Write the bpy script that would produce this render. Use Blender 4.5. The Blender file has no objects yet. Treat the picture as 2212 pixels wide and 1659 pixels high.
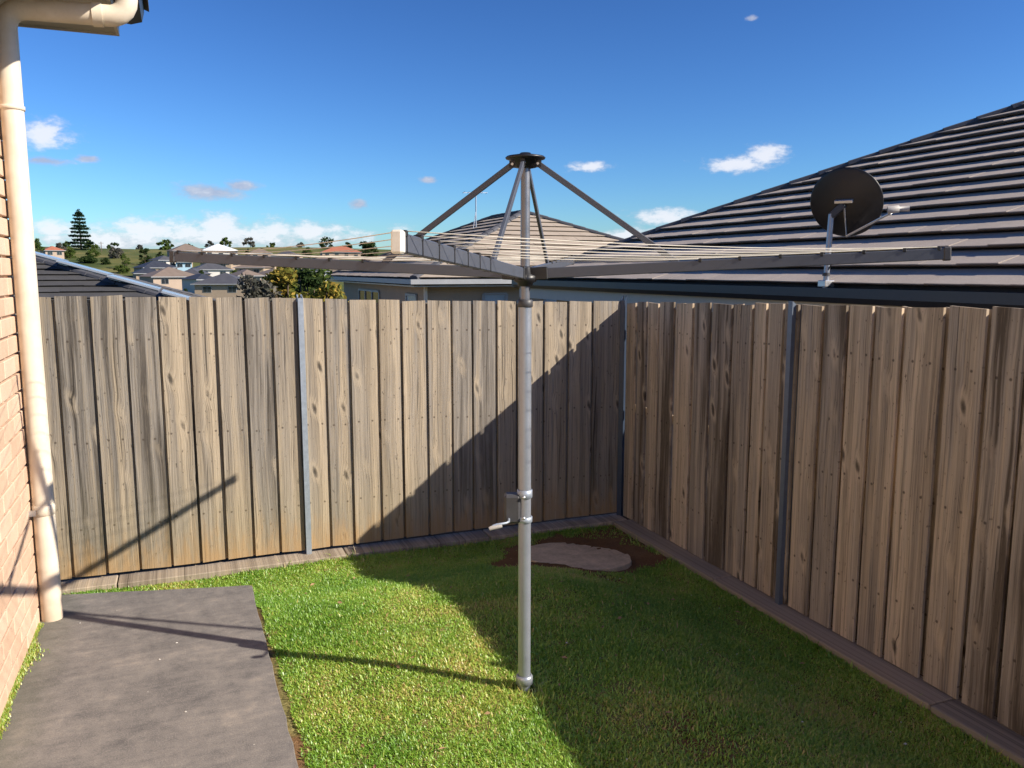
import bpy, bmesh, math, random
import numpy as np
from mathutils import Vector, Matrix

random.seed(7); rng = np.random.default_rng(7)
S = bpy.context.scene
COL = S.collection
R = math.radians

# ------------------------------------------------------------------ camera
EYE = 2.0
PITCH = 7.82; YAW = 21.73; FPX = 1780.0; W0, H0 = 2212.0, 1659.0
cam_d = bpy.data.cameras.new('camera'); cam = bpy.data.objects.new('camera', cam_d); COL.objects.link(cam)
cam.location = (0, 0, EYE); cam.rotation_euler = (R(90 - PITCH), 0, R(-YAW))
cam_d.sensor_fit = 'HORIZONTAL'; cam_d.sensor_width = 36.0; cam_d.lens = FPX / W0 * 36.0
cam_d.clip_start = 0.05; cam_d.clip_end = 20000
S.camera = cam

# ------------------------------------------------------------------ light
SUN_TO = Vector((1.0, -0.79, 0.80)).normalized()          # towards the sun
SUN_EL = math.asin(SUN_TO.z)
SUN_AZ = math.atan2(SUN_TO.x, SUN_TO.y)                     # clockwise from +Y
sun_d = bpy.data.lights.new('sun', 'SUN'); sun = bpy.data.objects.new('sun', sun_d); COL.objects.link(sun)
sun_d.energy = 5.0; sun_d.angle = R(0.53); sun_d.color = (1.0, 0.90, 0.76)
sun.rotation_euler = (-SUN_TO).to_track_quat('-Z', 'Y').to_euler()
sun.location = (8, -8, 12)
S.view_settings.view_transform = 'Standard'; S.view_settings.look = 'None'
S.view_settings.exposure = 0.75; S.view_settings.gamma = 1.0; S.view_settings.use_curve_mapping = False
SKY_STRENGTH = 0.15
S.cycles.max_bounces = 6; S.cycles.diffuse_bounces = 4; S.cycles.glossy_bounces = 2; S.cycles.transmission_bounces = 3; S.cycles.transparent_max_bounces = 4

def pix_dir(px, py):
    """world direction seen at a picture position (2212 x 1659 grid)"""
    th, yw = R(PITCH), R(YAW)
    fw = Vector((math.sin(yw) * math.cos(th), math.cos(yw) * math.cos(th), -math.sin(th)))
    rt = Vector((math.cos(yw), -math.sin(yw), 0)); up = rt.cross(fw)
    return fw + rt * ((px - W0 / 2) / FPX) - up * ((py - H0 / 2) / FPX)
def at_r(px, py, r):
    d = pix_dir(px, py); k = r / math.hypot(d.x, d.y); return Vector((0, 0, EYE)) + d * k

# ------------------------------------------------------------------ node helpers
class NT:
    def __init__(s, tree): s.t = tree; s.n = tree.nodes; s.l = tree.links
    def new(s, typ, **kw):
        n = s.n.new(typ)
        for k, v in kw.items():
            if k == 'ins':
                for i, val in v.items():
                    if hasattr(val, 'is_linked') and hasattr(val, 'node'): s.l.new(val, n.inputs[i])
                    else: n.inputs[i].default_value = val
            else: setattr(n, k, v)
        return n
    def math(s, op, a, b=0.0, c=None, clamp=False):
        ins = {0: a, 1: b}
        if c is not None: ins[2] = c
        return s.new('ShaderNodeMath', operation=op, use_clamp=clamp, ins=ins).outputs[0]
    def vmath(s, op, a, b=(0, 0, 0)):
        n = s.new('ShaderNodeVectorMath', operation=op, ins={0: a, 1: b})
        return n.outputs['Value'] if op in ('LENGTH', 'DOT_PRODUCT', 'DISTANCE') else n.outputs[0]
    def noise(s, vec, scale=5, detail=3, rough=.55, dist=0, dim='3D'):
        return s.new('ShaderNodeTexNoise', noise_dimensions=dim, ins={'Vector': vec, 'Scale': scale, 'Detail': detail, 'Roughness': rough, 'Distortion': dist}).outputs[0]
    def ramp(s, fac, stops, interp='LINEAR'):
        n = s.new('ShaderNodeValToRGB', ins={0: fac}); cr = n.color_ramp; cr.interpolation = interp
        while len(cr.elements) > 1: cr.elements.remove(cr.elements[-1])
        for i, (p, c) in enumerate(stops):
            e = cr.elements[0] if i == 0 else cr.elements.new(p)
            e.position = p; e.color = (c, c, c, 1) if isinstance(c, (int, float)) else (*c, 1)
        return n.outputs[0]
    def mix(s, fac, a, b, mode='MIX'):
        n = s.new('ShaderNodeMix', data_type='RGBA', blend_type=mode, clamp_factor=True)
        for i, v in ((0, fac), (6, a), (7, b)):
            if hasattr(v, 'node'): s.l.new(v, n.inputs[i])
            else: n.inputs[i].default_value = v if i == 0 else ((*v, 1) if len(v) == 3 else v)
        return n.outputs[2]
    def smooth(s, v, lo, hi, a=0.0, b=1.0):
        n = s.new('ShaderNodeMapRange', interpolation_type='SMOOTHSTEP', ins={0: v, 1: lo, 2: hi, 3: a, 4: b}); return n.outputs[0]
    def sep(s, v): return s.new('ShaderNodeSeparateXYZ', ins={0: v}).outputs
    def comb(s, x, y, z): return s.new('ShaderNodeCombineXYZ', ins={0: x, 1: y, 2: z}).outputs[0]
    def bump(s, h, strength=.3, dist=.01): return s.new('ShaderNodeBump', ins={'Strength': strength, 'Distance': dist, 'Height': h}).outputs[0]

def material(name):
    m = bpy.data.materials.new(name); m.use_nodes = True; nt = NT(m.node_tree)
    nt.n.clear()
    out = nt.new('ShaderNodeOutputMaterial'); b = nt.new('ShaderNodeBsdfPrincipled')
    nt.l.new(b.outputs[0], out.inputs[0]); nt.b = b; nt.out = out
    return m, nt
def setin(nt, **kw):
    names = {'color': 'Base Color', 'rough': 'Roughness', 'metal': 'Metallic', 'normal': 'Normal', 'spec': 'Specular IOR Level'}
    for k, v in kw.items():
        i = nt.b.inputs[names[k]]
        if hasattr(v, 'node'): nt.l.new(v, i)
        elif k == 'color': i.default_value = (*v, 1)
        else: i.default_value = v
def plain(name, col, rough=.6, metal=0.0, var=.12, nscale=8.0, spec=.5, bump=0.0, coords='Object'):
    """a painted / plain surface: base colour with fine grime variation and slight relief"""
    m, nt = material(name)
    tc = nt.new('ShaderNodeTexCoord').outputs[coords]
    n1 = nt.noise(tc, nscale, 5, .6); n2 = nt.noise(tc, nscale * 9, 3, .6)
    f = nt.math('ADD', nt.math('MULTIPLY', n1, .65), nt.math('MULTIPLY', n2, .35))
    lo = tuple(c * (1 - var) for c in col); hi = tuple(min(1, c * (1 + var)) for c in col)
    setin(nt, color=nt.ramp(f, [(.3, lo), (.7, hi)]), rough=nt.smooth(f, .2, .8, max(0, rough - .08), min(1, rough + .08)), metal=metal, spec=spec)
    if bump: setin(nt, normal=nt.bump(f, bump, .01))
    return m

# ------------------------------------------------------------------ sky
world = bpy.data.worlds.new('World'); S.world = world; world.use_nodes = True
wn = NT(world.node_tree); wn.n.clear()
sky = wn.new('ShaderNodeTexSky', sky_type='NISHITA', sun_disc=False)
sky.sun_elevation = SUN_EL; sky.sun_rotation = SUN_AZ
sky.altitude = 50; sky.air_density = 1.0; sky.dust_density = 0.25; sky.ozone_density = 2.0
gen = wn.new('ShaderNodeTexCoord').outputs['Generated']
dx, dy, dz = wn.sep(wn.vmath('NORMALIZE', gen))
az = wn.math('ARCTAN2', dx, dy); el = wn.math('ARCSINE', dz)
azel = wn.comb(az, el, 0.0)
def azel_of(px, py):
    d = pix_dir(px, py).normalized(); return math.atan2(d.x, d.y), math.asin(d.z)
# (picture x, y, half width, half height, whiteness)
CL = [(92, 285, 66, 32, .75), (450, 415, 90, 20, .35), (520, 402, 42, 14, .45), (775, 441, 24, 12, .2),
      (1275, 360, 52, 14, .55), (1600, 354, 85, 21, .85), (1655, 334, 46, 28, 1.0), (1625, 40, 13, 6, .3), (925, 389, 22, 8, .2),
      (1430, 468, 80, 20, .6), (95, 347, 50, 10, .25), (190, 343, 26, 8, .2),
      (120, 497, 65, 20, .6), (330, 495, 120, 24, .9), (478, 488, 80, 32, 1.0), (590, 503, 100, 20, .6), (680, 498, 95, 24, .9),
      (490, 510, 380, 40, .6), (250, 520, 230, 32, .6), (1380, 508, 110, 16, .6)]
blobs = [(*azel_of(x, y), w / FPX, h / FPX, wh) for x, y, w, h, wh in CL]
rr = random.Random(3)
for i in range(9):                                          # the same kind of sky all the way round
    a = rr.uniform(R(70), R(340)); e = rr.uniform(R(2), R(16)); w = rr.uniform(.02, .09)
    blobs.append((a if a < math.pi else a - 2 * math.pi, e, w, w * rr.uniform(.2, .4), rr.uniform(.3, 1)))
nz = wn.noise(wn.vmath('MULTIPLY', azel, (1, 1.9, 1)), 34, 5, .66)
def group(bl):
    tot = None
    for a, e, w, h, wh in bl:
        n_ = wn.new('ShaderNodeVectorMath', operation='MULTIPLY_ADD', ins={0: azel, 1: (1 / w, 1 / h, 0), 2: (-a / w, -e / h, 0)})
        l_ = wn.vmath('LENGTH', n_.outputs[0]); tot = l_ if tot is None else wn.math('MINIMUM', tot, l_)
    return wn.math('SUBTRACT', 1.0, tot)
up = wn.math('MULTIPLY', wn.math('SUBTRACT', nz, .5), 2.2)
gw, gg = group([q for q in blobs if q[4] >= .5]), group([q for q in blobs if q[4] < .5])
dens = wn.smooth(wn.math('ADD', wn.math('MAXIMUM', gw, gg), up), -.12, .85)
tops = wn.smooth(el, .018, .050, -.22, .16)
litf = wn.math('ADD', wn.math('ADD', wn.math('MULTIPLY', wn.math('MAXIMUM', gw, -.4), .62), tops), wn.math('MULTIPLY', wn.math('SUBTRACT', nz, .42), 1.9))
ccol = wn.ramp(litf, [(.0, (1.75, 1.95, 2.6)), (.30, (2.25, 2.4, 2.9)), (.66, (3.7, 3.75, 4.0))])
gm = wn.new('ShaderNodeGamma', ins={'Color': wn.mix(1.0, sky.outputs[0], (.1275, .1275, .1275), 'MULTIPLY'), 'Gamma': 1.5}).outputs[0]   # clear, dry winter air: deeper blue overhead
hsv = wn.vmath('MULTIPLY', gm, tuple(c / (.15 * 2 ** .75) for c in (.62, .95, 1.36)))
skyc = wn.mix(wn.math('MULTIPLY', dens, .86), hsv, ccol)
bg = wn.new('ShaderNodeBackground', ins={'Color': skyc, 'Strength': SKY_STRENGTH})
world.cycles.sampling_method = 'MANUAL'; world.cycles.sample_map_resolution = 512
wo = wn.new('ShaderNodeOutputWorld'); wn.l.new(bg.outputs[0], wo.inputs[0])

# ------------------------------------------------------------------ object helpers
def tag(o, label=None, cat=None, group=None, kind=None):
    if label: o['label'] = label
    if cat: o['category'] = cat
    if group: o['group'] = group
    if kind: o['kind'] = kind
    return o
def empty(name, loc=(0, 0, 0), rz=0.0):
    o = bpy.data.objects.new(name, None); COL.objects.link(o); o.location = loc; o.rotation_euler = (0, 0, rz)
    o.empty_display_size = .2; return o
class MB:
    def __init__(s): s.v = []; s.f = []; s.sm = []
    def add(s, vs, fs, smooth=False):
        n = len(s.v); s.v += [tuple(v) for v in vs]; s.f += [tuple(i + n for i in f) for f in fs]; s.sm += [smooth] * len(fs); return s
    def box(s, a, b, M=None):
        (x0, y0, z0), (x1, y1, z1) = a, b
        vs = [Vector(p) for p in ((x0, y0, z0), (x1, y0, z0), (x1, y1, z0), (x0, y1, z0), (x0, y0, z1), (x1, y0, z1), (x1, y1, z1), (x0, y1, z1))]
        if M is not None: vs = [M @ v for v in vs]
        return s.add(vs, [(0, 3, 2, 1), (4, 5, 6, 7), (0, 1, 5, 4), (1, 2, 6, 5), (2, 3, 7, 6), (3, 0, 4, 7)])
    def bar(s, p, q, w, h, upv=(0, 0, 1)):
        """rectangular bar from p to q, w wide and h tall"""
        p, q = Vector(p), Vector(q); d = (q - p).normalized(); upv = Vector(upv)
        side = d.cross(upv).normalized(); u = side.cross(d).normalized()
        vs = [c + side * (sx * w / 2) + u * (sz * h / 2) for c in (p, q) for sx, sz in ((-1, -1), (1, -1), (1, 1), (-1, 1))]
        return s.add(vs, [(3, 2, 1, 0), (4, 5, 6, 7), (0, 1, 5, 4), (1, 2, 6, 5), (2, 3, 7, 6), (3, 0, 4, 7)])
    def tube(s, pts, rad, n=12, caps=True):
        pts = [Vector(p) for p in pts]; rad = rad if isinstance(rad, (list, tuple)) else [rad] * len(pts)
        rings = []; u = None
        for i, p in enumerate(pts):
            d = ((pts[min(i + 1, len(pts) - 1)] - pts[max(i - 1, 0)])).normalized()
            if u is None: u = d.orthogonal().normalized()
            u = (u - d * u.dot(d)).normalized(); w = d.cross(u)
            rings.append([p + (u * math.cos(t) + w * math.sin(t)) * rad[i] for t in [2 * math.pi * k / n for k in range(n)]])
        vs = [v for r in rings for v in r]; fs = []
        for i in range(len(pts) - 1):
            for k in range(n): a = i * n + k; b = i * n + (k + 1) % n; fs.append((a, b, b + n, a + n))
        s.add(vs, fs, True)
        if caps: s.add(rings[0], [tuple(range(n - 1, -1, -1))]); s.add(rings[-1], [tuple(range(n))])
        return s
    def lathe(s, prof, n=24, loc=(0, 0, 0), M=None, smooth=True):
        vs = []; fs = []
        for r, z in prof:
            for k in range(n):
                t = 2 * math.pi * k / n; v = Vector((r * math.cos(t), r * math.sin(t), z))
                vs.append((M @ v if M is not None else v) + Vector(loc))
        for i in range(len(prof) - 1):
            for k in range(n): a = i * n + k; b = i * n + (k + 1) % n; fs.append((a, b, b + n, a + n))
        return s.add(vs, fs, smooth)
    def prism(s, poly, ext):
        """polygon (3d points) extruded by a vector"""
        n = len(poly); e = Vector(ext); a = [Vector(p) for p in poly]; vs = a + [p + e for p in a]
        return s.add(vs, [tuple(range(n - 1, -1, -1)), tuple(range(n, 2 * n))] + [(i, (i + 1) % n, (i + 1) % n + n, i + n) for i in range(n)])
    def mesh(s, name):
        me = bpy.data.meshes.new(name); me.from_pydata(s.v, [], s.f); me.polygons.foreach_set('use_smooth', s.sm); me.update(); return me
    def build(s, name, mat, parent=None, loc=None, rot=None, bevel=0.0):
        me = s.mesh(name)
        bm = bmesh.new(); bm.from_mesh(me); bmesh.ops.recalc_face_normals(bm, faces=bm.faces)
        if bevel: bmesh.ops.bevel(bm, geom=[e for e in bm.edges], offset=bevel, segments=1, affect='EDGES', clamp_overlap=True)
        bm.to_mesh(me); bm.free()
        me.materials.append(mat); return link(name, me, parent, loc, rot)
def link(name, me, parent=None, loc=None, rot=None):
    o = bpy.data.objects.new(name, me); COL.objects.link(o)
    if parent is not None: o.parent = parent
    if loc is not None: o.location = loc
    if rot is not None: o.rotation_euler = rot
    return o
def np_mesh(name, verts, faces, mat, attrs=None, smooth=False):
    me = bpy.data.meshes.new(name); k = faces.shape[1]
    me.vertices.add(len(verts)); me.vertices.foreach_set('co', np.ascontiguousarray(verts, dtype=np.float32).ravel())
    me.loops.add(faces.size); me.loops.foreach_set('vertex_index', faces.astype(np.int32).ravel())
    me.polygons.add(len(faces)); me.polygons.foreach_set('loop_start', np.arange(0, faces.size, k, dtype=np.int32))
    me.polygons.foreach_set('loop_total', np.full(len(faces), k, dtype=np.int32))
    me.update(calc_edges=True); me.polygons.foreach_set('use_smooth', np.full(len(faces), smooth))
    for an, av in (attrs or {}).items():
        a = me.attributes.new(an, 'FLOAT', 'POINT'); a.data.foreach_set('value', av.astype(np.float32))
    me.materials.append(mat); return me

# ------------------------------------------------------------------ materials
def wood_mat(name, grey, tan, dark, stain=False):
    """weathered sawn paling: straight streaky grain along z, a few knots with swirls"""
    m, nt = material(name)
    tc = nt.new('ShaderNodeTexCoord').outputs['Object']; oi = nt.new('ShaderNodeObjectInfo'); rnd = oi.outputs['Random']
    off = nt.comb(nt.math('MULTIPLY', rnd, 37.0), nt.math('MULTIPLY', rnd, 11.0), nt.math('MULTIPLY', rnd, 71.0))
    x, y, z = nt.sep(tc); yo = nt.math('MULTIPLY', rnd, 53.0)
    px = nt.math('ADD', x, nt.math('MULTIPLY', rnd, 37.0)); pz = nt.math('ADD', z, nt.math('MULTIPLY', rnd, 71.0))
    V = lambda sx, o, sz, ux=None: nt.comb(nt.math('MULTIPLY', ux or px, sx), nt.math('ADD', yo, o), nt.math('MULTIPLY', pz, sz))
    wob = nt.noise(V(1.5, 0.0, 1.1), 1, 2, .5)
    kv = nt.comb(nt.math('MULTIPLY', px, 5.8), yo, nt.math('ADD', nt.math('MULTIPLY', pz, 2.9), nt.math('MULTIPLY', px, 3.2)))
    kn = nt.noise(V(30, 2.0, 26), 1, 3, .6)
    vor = nt.new('ShaderNodeTexVoronoi', voronoi_dimensions='3D', feature='F1', ins={'Vector': kv, 'Scale': 1.0, 'Randomness': 1.0})
    has = nt.smooth(nt.sep(vor.outputs['Color'])[0], .26, .32)
    d = nt.math('ADD', vor.outputs['Distance'], nt.math('MULTIPLY', nt.math('SUBTRACT', kn, .5), .10))
    near = nt.math('MULTIPLY', nt.smooth(d, .02, .42, 1.0, 0.0), has)
    u = nt.math('ADD', px, nt.math('ADD', nt.math('MULTIPLY', nt.math('SUBTRACT', wob, .5), .045), nt.math('MULTIPLY', near, .022)))
    g1 = nt.noise(V(95.0, 0.0, 1.4, u), 1, 4, .65)
    g2 = nt.noise(V(24.0, 3.0, .40, u), 1, 3, .6)
    g3 = nt.noise(V(8.0, 8.0, .75), 1, 3, .55)
    g5 = nt.noise(V(15.0, 41.0, .10), 1, 1, .5)
    g4 = nt.noise(V(240.0, 5.0, 7.0, u), 1, 2, .6)
    hue = nt.noise(V(11.0, 21.0, .6, u), 1, 2, .5)
    tone = nt.math('ADD', nt.math('MULTIPLY', g2, .62), nt.math('ADD', nt.math('MULTIPLY', g3, .42), nt.math('MULTIPLY', nt.math('SUBTRACT', rnd, .5), .32)))
    lite = tuple(min(1, c * 1.22) for c in tan)
    base = nt.ramp(tone, [(.36, dark), (.46, grey), (.56, tan), (.70, lite)])
    base = nt.mix(nt.smooth(g5, .50, .56, 0.0, .34), base, tuple(c * .9 for c in dark))   # sap / heart wood bands
    base = nt.mix(nt.smooth(hue, .42, .62, 0.0, .55), base, grey)                       # silvered strips
    base = nt.mix(nt.smooth(g1, .44, .70, .0, .55), base, tuple(c * .7 for c in dark))   # late-wood streaks
    base = nt.mix(nt.smooth(g4, .52, .78, 0, .30), base, lite)
    halo = nt.math('MULTIPLY', nt.math('MULTIPLY', nt.smooth(d, .09, .15), nt.smooth(d, .16, .34, 1.0, 0.0)), has)
    heart = nt.math('MULTIPLY', nt.smooth(d, .03, .16, 1.0, 0.0), has)
    base = nt.mix(nt.math('MULTIPLY', halo, .42), base, lite)
    base = nt.mix(nt.math('MULTIPLY', heart, .9), base, tuple(c * .55 for c in dark))
    spk = nt.noise(V(55, 31.0, 22), 1, 3, .6)                                           # small bark specks and nail stains
    base = nt.mix(nt.smooth(spk, .64, .73, 0, .7), base, tuple(c * .5 for c in dark))
    chk = nt.noise(V(70.0, 17.0, .9, u), 1, 1, .5)                                      # drying checks
    base = nt.mix(nt.smooth(chk, .71, .76, 0, .75), base, tuple(c * .35 for c in dark))
    ax = nt.math('ABSOLUTE', nt.math('SUBTRACT', nt.math('ABSOLUTE', x), nt.math('ADD', .035, nt.math('MULTIPLY', rnd, .025))))
    zn = None
    for zr in (.352, 1.0, 1.752):                                                       # nail heads on the three rails, with a rust run
        q_ = nt.math('SUBTRACT', nt.math('ADD', zr, nt.math('MULTIPLY', rnd, .04)), z); dn = nt.vmath('LENGTH', nt.comb(ax, q_, 0.0)); zn = dn if zn is None else nt.math('MINIMUM', zn, dn)
    base = nt.mix(nt.smooth(zn, .004, .012, .75, 0.0), base, (.06, .045, .035))
    if stain:   # red soil splashed up the foot of the boards
        zz = nt.math('ADD', z, nt.math('MULTIPLY', nt.math('SUBTRACT', nt.noise(V(16, 1, 3.5), 1, 5, .65), .5), .8))
        base = nt.mix(nt.smooth(zz, -.06, .34, .72, 0.0), base, (.42, .25, .115))
        base = nt.mix(nt.smooth(nt.math('ADD', z, nt.math('MULTIPLY', g2, .6)), .25, 1.2, .25, 0.0), base, (.28, .235, .12))
    setin(nt, color=base, rough=.88, spec=.12, normal=nt.bump(nt.math('SUBTRACT', nt.math('ADD', g1, nt.math('MULTIPLY', g4, .5)), nt.math('MULTIPLY', heart, .6)), .7, .006))
    return m
M = {}
M['pale_back'] = wood_mat('weathered_paling_grey', (.275, .250, .222), (.375, .310, .230), (.095, .083, .072), True)
M['pale_right'] = wood_mat('weathered_paling_brown', (.42, .352, .278), (.56, .435, .30), (.135, .105, .076), False)
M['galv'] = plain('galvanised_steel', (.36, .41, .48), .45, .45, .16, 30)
M['post_dark'] = plain('galv_post_deep_shade', (.045, .065, .105), .4, .3, .15, 20)  # galvanised steel with the corner's shade put into its colour
M['post_shade'] = plain('galv_post_shade', (.15, .18, .23), .45, .35, .15, 20)  # galvanised steel, colour darkened to carry the right fence's shade
M['galv_pole'] = plain('galvanised_tube', (.33, .36, .41), .38, .55, .08, 9)
M['grey_coat'] = plain('grey_powder_coat', (.085, .095, .12), .42, .15, .1, 14)
M['black'] = plain('black_plastic', (.012, .012, .014), .42, 0, .2, 20)
M['darkgrey'] = plain('dark_grey_plastic', (.05, .05, .055), .5, 0, .2, 20)
M['white_pl'] = plain('aged_white_plastic', (.70, .66, .58), .45, 0, .12, 20)
M['grip'] = plain('grey_grip', (.42, .40, .37), .5, 0, .15, 20)
M['upper'] = plain('darker_galvanised_tube', (.20, .21, .235), .36, .55, .15, 22)  # galvanised steel, darker than the lower tube
M['wire'] = plain('pvc_line', (.56, .52, .44), .5, 0, .12, 3)
M['cream'] = plain('cream_paint', (.70, .61, .49), .45, 0, .07, 5)
def mat_pipe():
    m, nt = material('weathered_cream_pipe'); tc = nt.new('ShaderNodeTexCoord').outputs['Object']; z = nt.sep(tc)[2]
    n1 = nt.noise(tc, 6, 5, .65); n2 = nt.noise(nt.vmath('MULTIPLY', tc, (40, 40, 3)), 1, 4, .6)
    c = nt.ramp(n1, [(.35, (.62, .54, .43)), (.65, (.73, .645, .525))])
    c = nt.mix(nt.smooth(nt.math('ADD', z, nt.math('MULTIPLY', n1, .35)), .15, .55, .45, 0), c, (.40, .27, .16))     # splashed soil
    c = nt.mix(nt.smooth(n2, .58, .75, 0, .3), c, (.45, .39, .31))                                                    # rain streaks
    setin(nt, color=c, rough=.48, spec=.4); return m
M['pipe'] = mat_pipe()
M['charcoal_metal'] = plain('charcoal_sheet', (.035, .038, .045), .4, .2, .2, 4)
M['fascia_cream'] = plain('fascia_paint', (.50, .455, .38), .5, 0, .08, 3)

def mat_brick():
    m, nt = material('salmon_brick'); tc = nt.new('ShaderNodeTexCoord').outputs['Object']; rnd = nt.new('ShaderNodeObjectInfo').outputs['Random']
    p = nt.vmath('ADD', tc, nt.comb(nt.math('MULTIPLY', rnd, 31), nt.math('MULTIPLY', rnd, 17), 0.0))
    n1 = nt.noise(p, 9, 5, .6); n2 = nt.noise(p, 120, 3, .6)
    c = nt.ramp(nt.math('ADD', nt.math('MULTIPLY', n1, .6), nt.math('MULTIPLY', rnd, .4)), [(.15, (.48, .32, .225)), (.5, (.59, .425, .31)), (.85, (.66, .50, .385))])
    c = nt.mix(nt.smooth(n2, .55, .75, 0, .5), c, (.33, .16, .09))
    setin(nt, color=c, rough=.88, spec=.15, normal=nt.bump(nt.math('ADD', n2, nt.math('MULTIPLY', n1, .6)), .4, .005)); return m
M['brick'] = mat_brick()
M['mortar'] = plain('cream_mortar', (.68, .54, .41), .95, 0, .12, 25, .1, .4)

def mat_concrete():
    m, nt = material('stained_concrete'); tc = nt.new('ShaderNodeTexCoord').outputs['Object']
    n1 = nt.noise(tc, 2.1, 8, .72); n2 = nt.noise(tc, 11, 8, .75); n3 = nt.noise(tc, 160, 3, .6); sw = nt.noise(nt.vmath('MULTIPLY', tc, (3, 26, 1)), 1, 3, .6)
    t = nt.math('ADD', nt.math('MULTIPLY', n1, .45), nt.math('ADD', nt.math('MULTIPLY', n2, .4), nt.math('MULTIPLY', sw, .15)))
    c = nt.ramp(t, [(.37, (.088, .085, .086)), (.46, (.145, .136, .131)), (.54, (.195, .180, .168)), (.64, (.29, .255, .22))])
    n4 = nt.noise(tc, 55, 4, .7); br = nt.noise(nt.vmath('MULTIPLY', tc, (9, 240, 1)), 1, 2, .6)
    c = nt.mix(nt.smooth(n3, .52, .70, 0, .45), c, (.34, .31, .28))
    c = nt.mix(nt.smooth(n3, .46, .30, 0, .5), c, (.065, .06, .06))
    c = nt.mix(nt.smooth(n4, .55, .75, 0, .4), c, (.29, .26, .235)); c = nt.mix(nt.smooth(br, .55, .75, 0, .25), c, (.09, .085, .083))
    sp = nt.new('ShaderNodeTexVoronoi', feature='F1', ins={'Vector': tc, 'Scale': 4.5}).outputs['Distance']
    c = nt.mix(nt.smooth(sp, .012, .022, .7, 0), c, (.62, .58, .52))
    # moss and dirt on the wall side
    ox = nt.sep(tc)[0]
    c = nt.mix(nt.smooth(nt.math('ADD', ox, nt.math('MULTIPLY', nt.math('SUBTRACT', n2, .5), .3)), -.83, -.6, .4, 0), c, (.10, .105, .07))
    setin(nt, color=c, rough=.82, spec=.3, normal=nt.bump(nt.math('ADD', n3, n2), .3, .004)); return m
M['concrete'] = mat_concrete()

def mat_soil():
    m, nt = material('red_soil'); tc = nt.new('ShaderNodeTexCoord').outputs['Object']
    n1 = nt.noise(tc, 3, 5, .65); n2 = nt.noise(tc, 60, 4, .7)
    c = nt.ramp(nt.math('ADD', nt.math('MULTIPLY', n1, .6), nt.math('MULTIPLY', n2, .4)), [(.3, (.10, .055, .025)), (.5, (.19, .105, .05)), (.72, (.28, .175, .09))])
    th = nt.ramp(n2, [(.35, (.12, .105, .035)), (.55, (.24, .21, .08)), (.7, (.36, .29, .13))])    # straw thatch under the blades
    c = nt.mix(nt.smooth(nt.new('ShaderNodeAttribute', attribute_name='bare').outputs['Fac'], .1, .6), th, c)
    setin(nt, color=c, rough=.95, spec=.1, normal=nt.bump(n2, .7, .015)); return m
M['soil'] = mat_soil()

def mat_terrain():
    m, nt = material('paddock_ground'); tc = nt.new('ShaderNodeTexCoord').outputs['Object']
    x, y, z = nt.sep(tc); r = nt.vmath('LENGTH', nt.comb(x, y, 0.0))
    n1 = nt.noise(tc, .011, 5, .55, .8); n2 = nt.noise(tc, .12, 5, .65); n3 = nt.noise(tc, 3, 4, .6)
    t = nt.math('ADD', nt.math('MULTIPLY', n1, .6), nt.math('ADD', nt.math('MULTIPLY', n2, .28), nt.math('MULTIPLY', n3, .12)))
    far = nt.ramp(t, [(.40, (.035, .055, .018)), (.49, (.075, .095, .03)), (.57, (.16, .145, .05)), (.66, (.25, .19, .085))])
    near = nt.ramp(n3, [(.35, (.10, .055, .025)), (.55, (.17, .10, .05)), (.7, (.24, .155, .085))])
    setin(nt, color=nt.mix(nt.smooth(r, 8, 22), near, far), rough=.95, spec=.1); return m
M['terrain'] = mat_terrain()

def mat_grass():
    m, nt = material('lawn_blade'); nt.n.remove(nt.b)
    v = nt.new('ShaderNodeAttribute', attribute_name='tint').outputs['Fac']
    c = nt.ramp(v, [(.0, (.15, .33, .025)), (.4, (.28, .47, .05)), (.66, (.43, .56, .09)), (.82, (.62, .54, .15)), (1.0, (.56, .40, .17))])
    d = nt.new('ShaderNodeBsdfDiffuse', ins={'Color': c}); t = nt.new('ShaderNodeBsdfTranslucent', ins={'Color': c})
    g = nt.new('ShaderNodeBsdfGlossy', ins={'Color': (1, 1, 1, 1), 'Roughness': .45})
    mx = nt.new('ShaderNodeMixShader', ins={0: .38, 1: d.outputs[0], 2: t.outputs[0]})
    m2 = nt.new('ShaderNodeMixShader', ins={0: .05, 1: mx.outputs[0], 2: g.outputs[0]})
    nt.l.new(m2.outputs[0], nt.out.inputs[0]); return m
M['grass'] = mat_grass()
def mat_leaf(name, cols):
    m, nt = material(name); nt.n.remove(nt.b)
    v = nt.new('ShaderNodeAttribute', attribute_name='tint').outputs['Fac']
    c = nt.ramp(v, [(i / (len(cols) - 1), c) for i, c in enumerate(cols)])
    d = nt.new('ShaderNodeBsdfDiffuse', ins={'Color': c}); t = nt.new('ShaderNodeBsdfTranslucent', ins={'Color': c})
    mx = nt.new('ShaderNodeMixShader', ins={0: .25, 1: d.outputs[0], 2: t.outputs[0]})
    nt.l.new(mx.outputs[0], nt.out.inputs[0]); return m
M['leaf_dark'] = mat_leaf('dark_leaf', [(.018, .035, .012), (.035, .06, .02), (.06, .085, .03)])
M['leaf_green'] = mat_leaf('green_leaf', [(.04, .07, .015), (.08, .12, .03), (.15, .18, .05)])
M['leaf_yellow'] = mat_leaf('yellow_leaf', [(.05, .08, .02), (.20, .19, .04), (.42, .28, .06)])
M['leaf_grey'] = mat_leaf('grey_leaf', [(.05, .055, .045), (.11, .11, .09), (.19, .17, .14)])
M['leaf_pine'] = mat_leaf('pine_needle', [(.012, .028, .016), (.022, .045, .025), (.04, .065, .035)])
M['bark'] = plain('bark', (.12, .085, .06), .9, 0, .3, 12)

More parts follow.
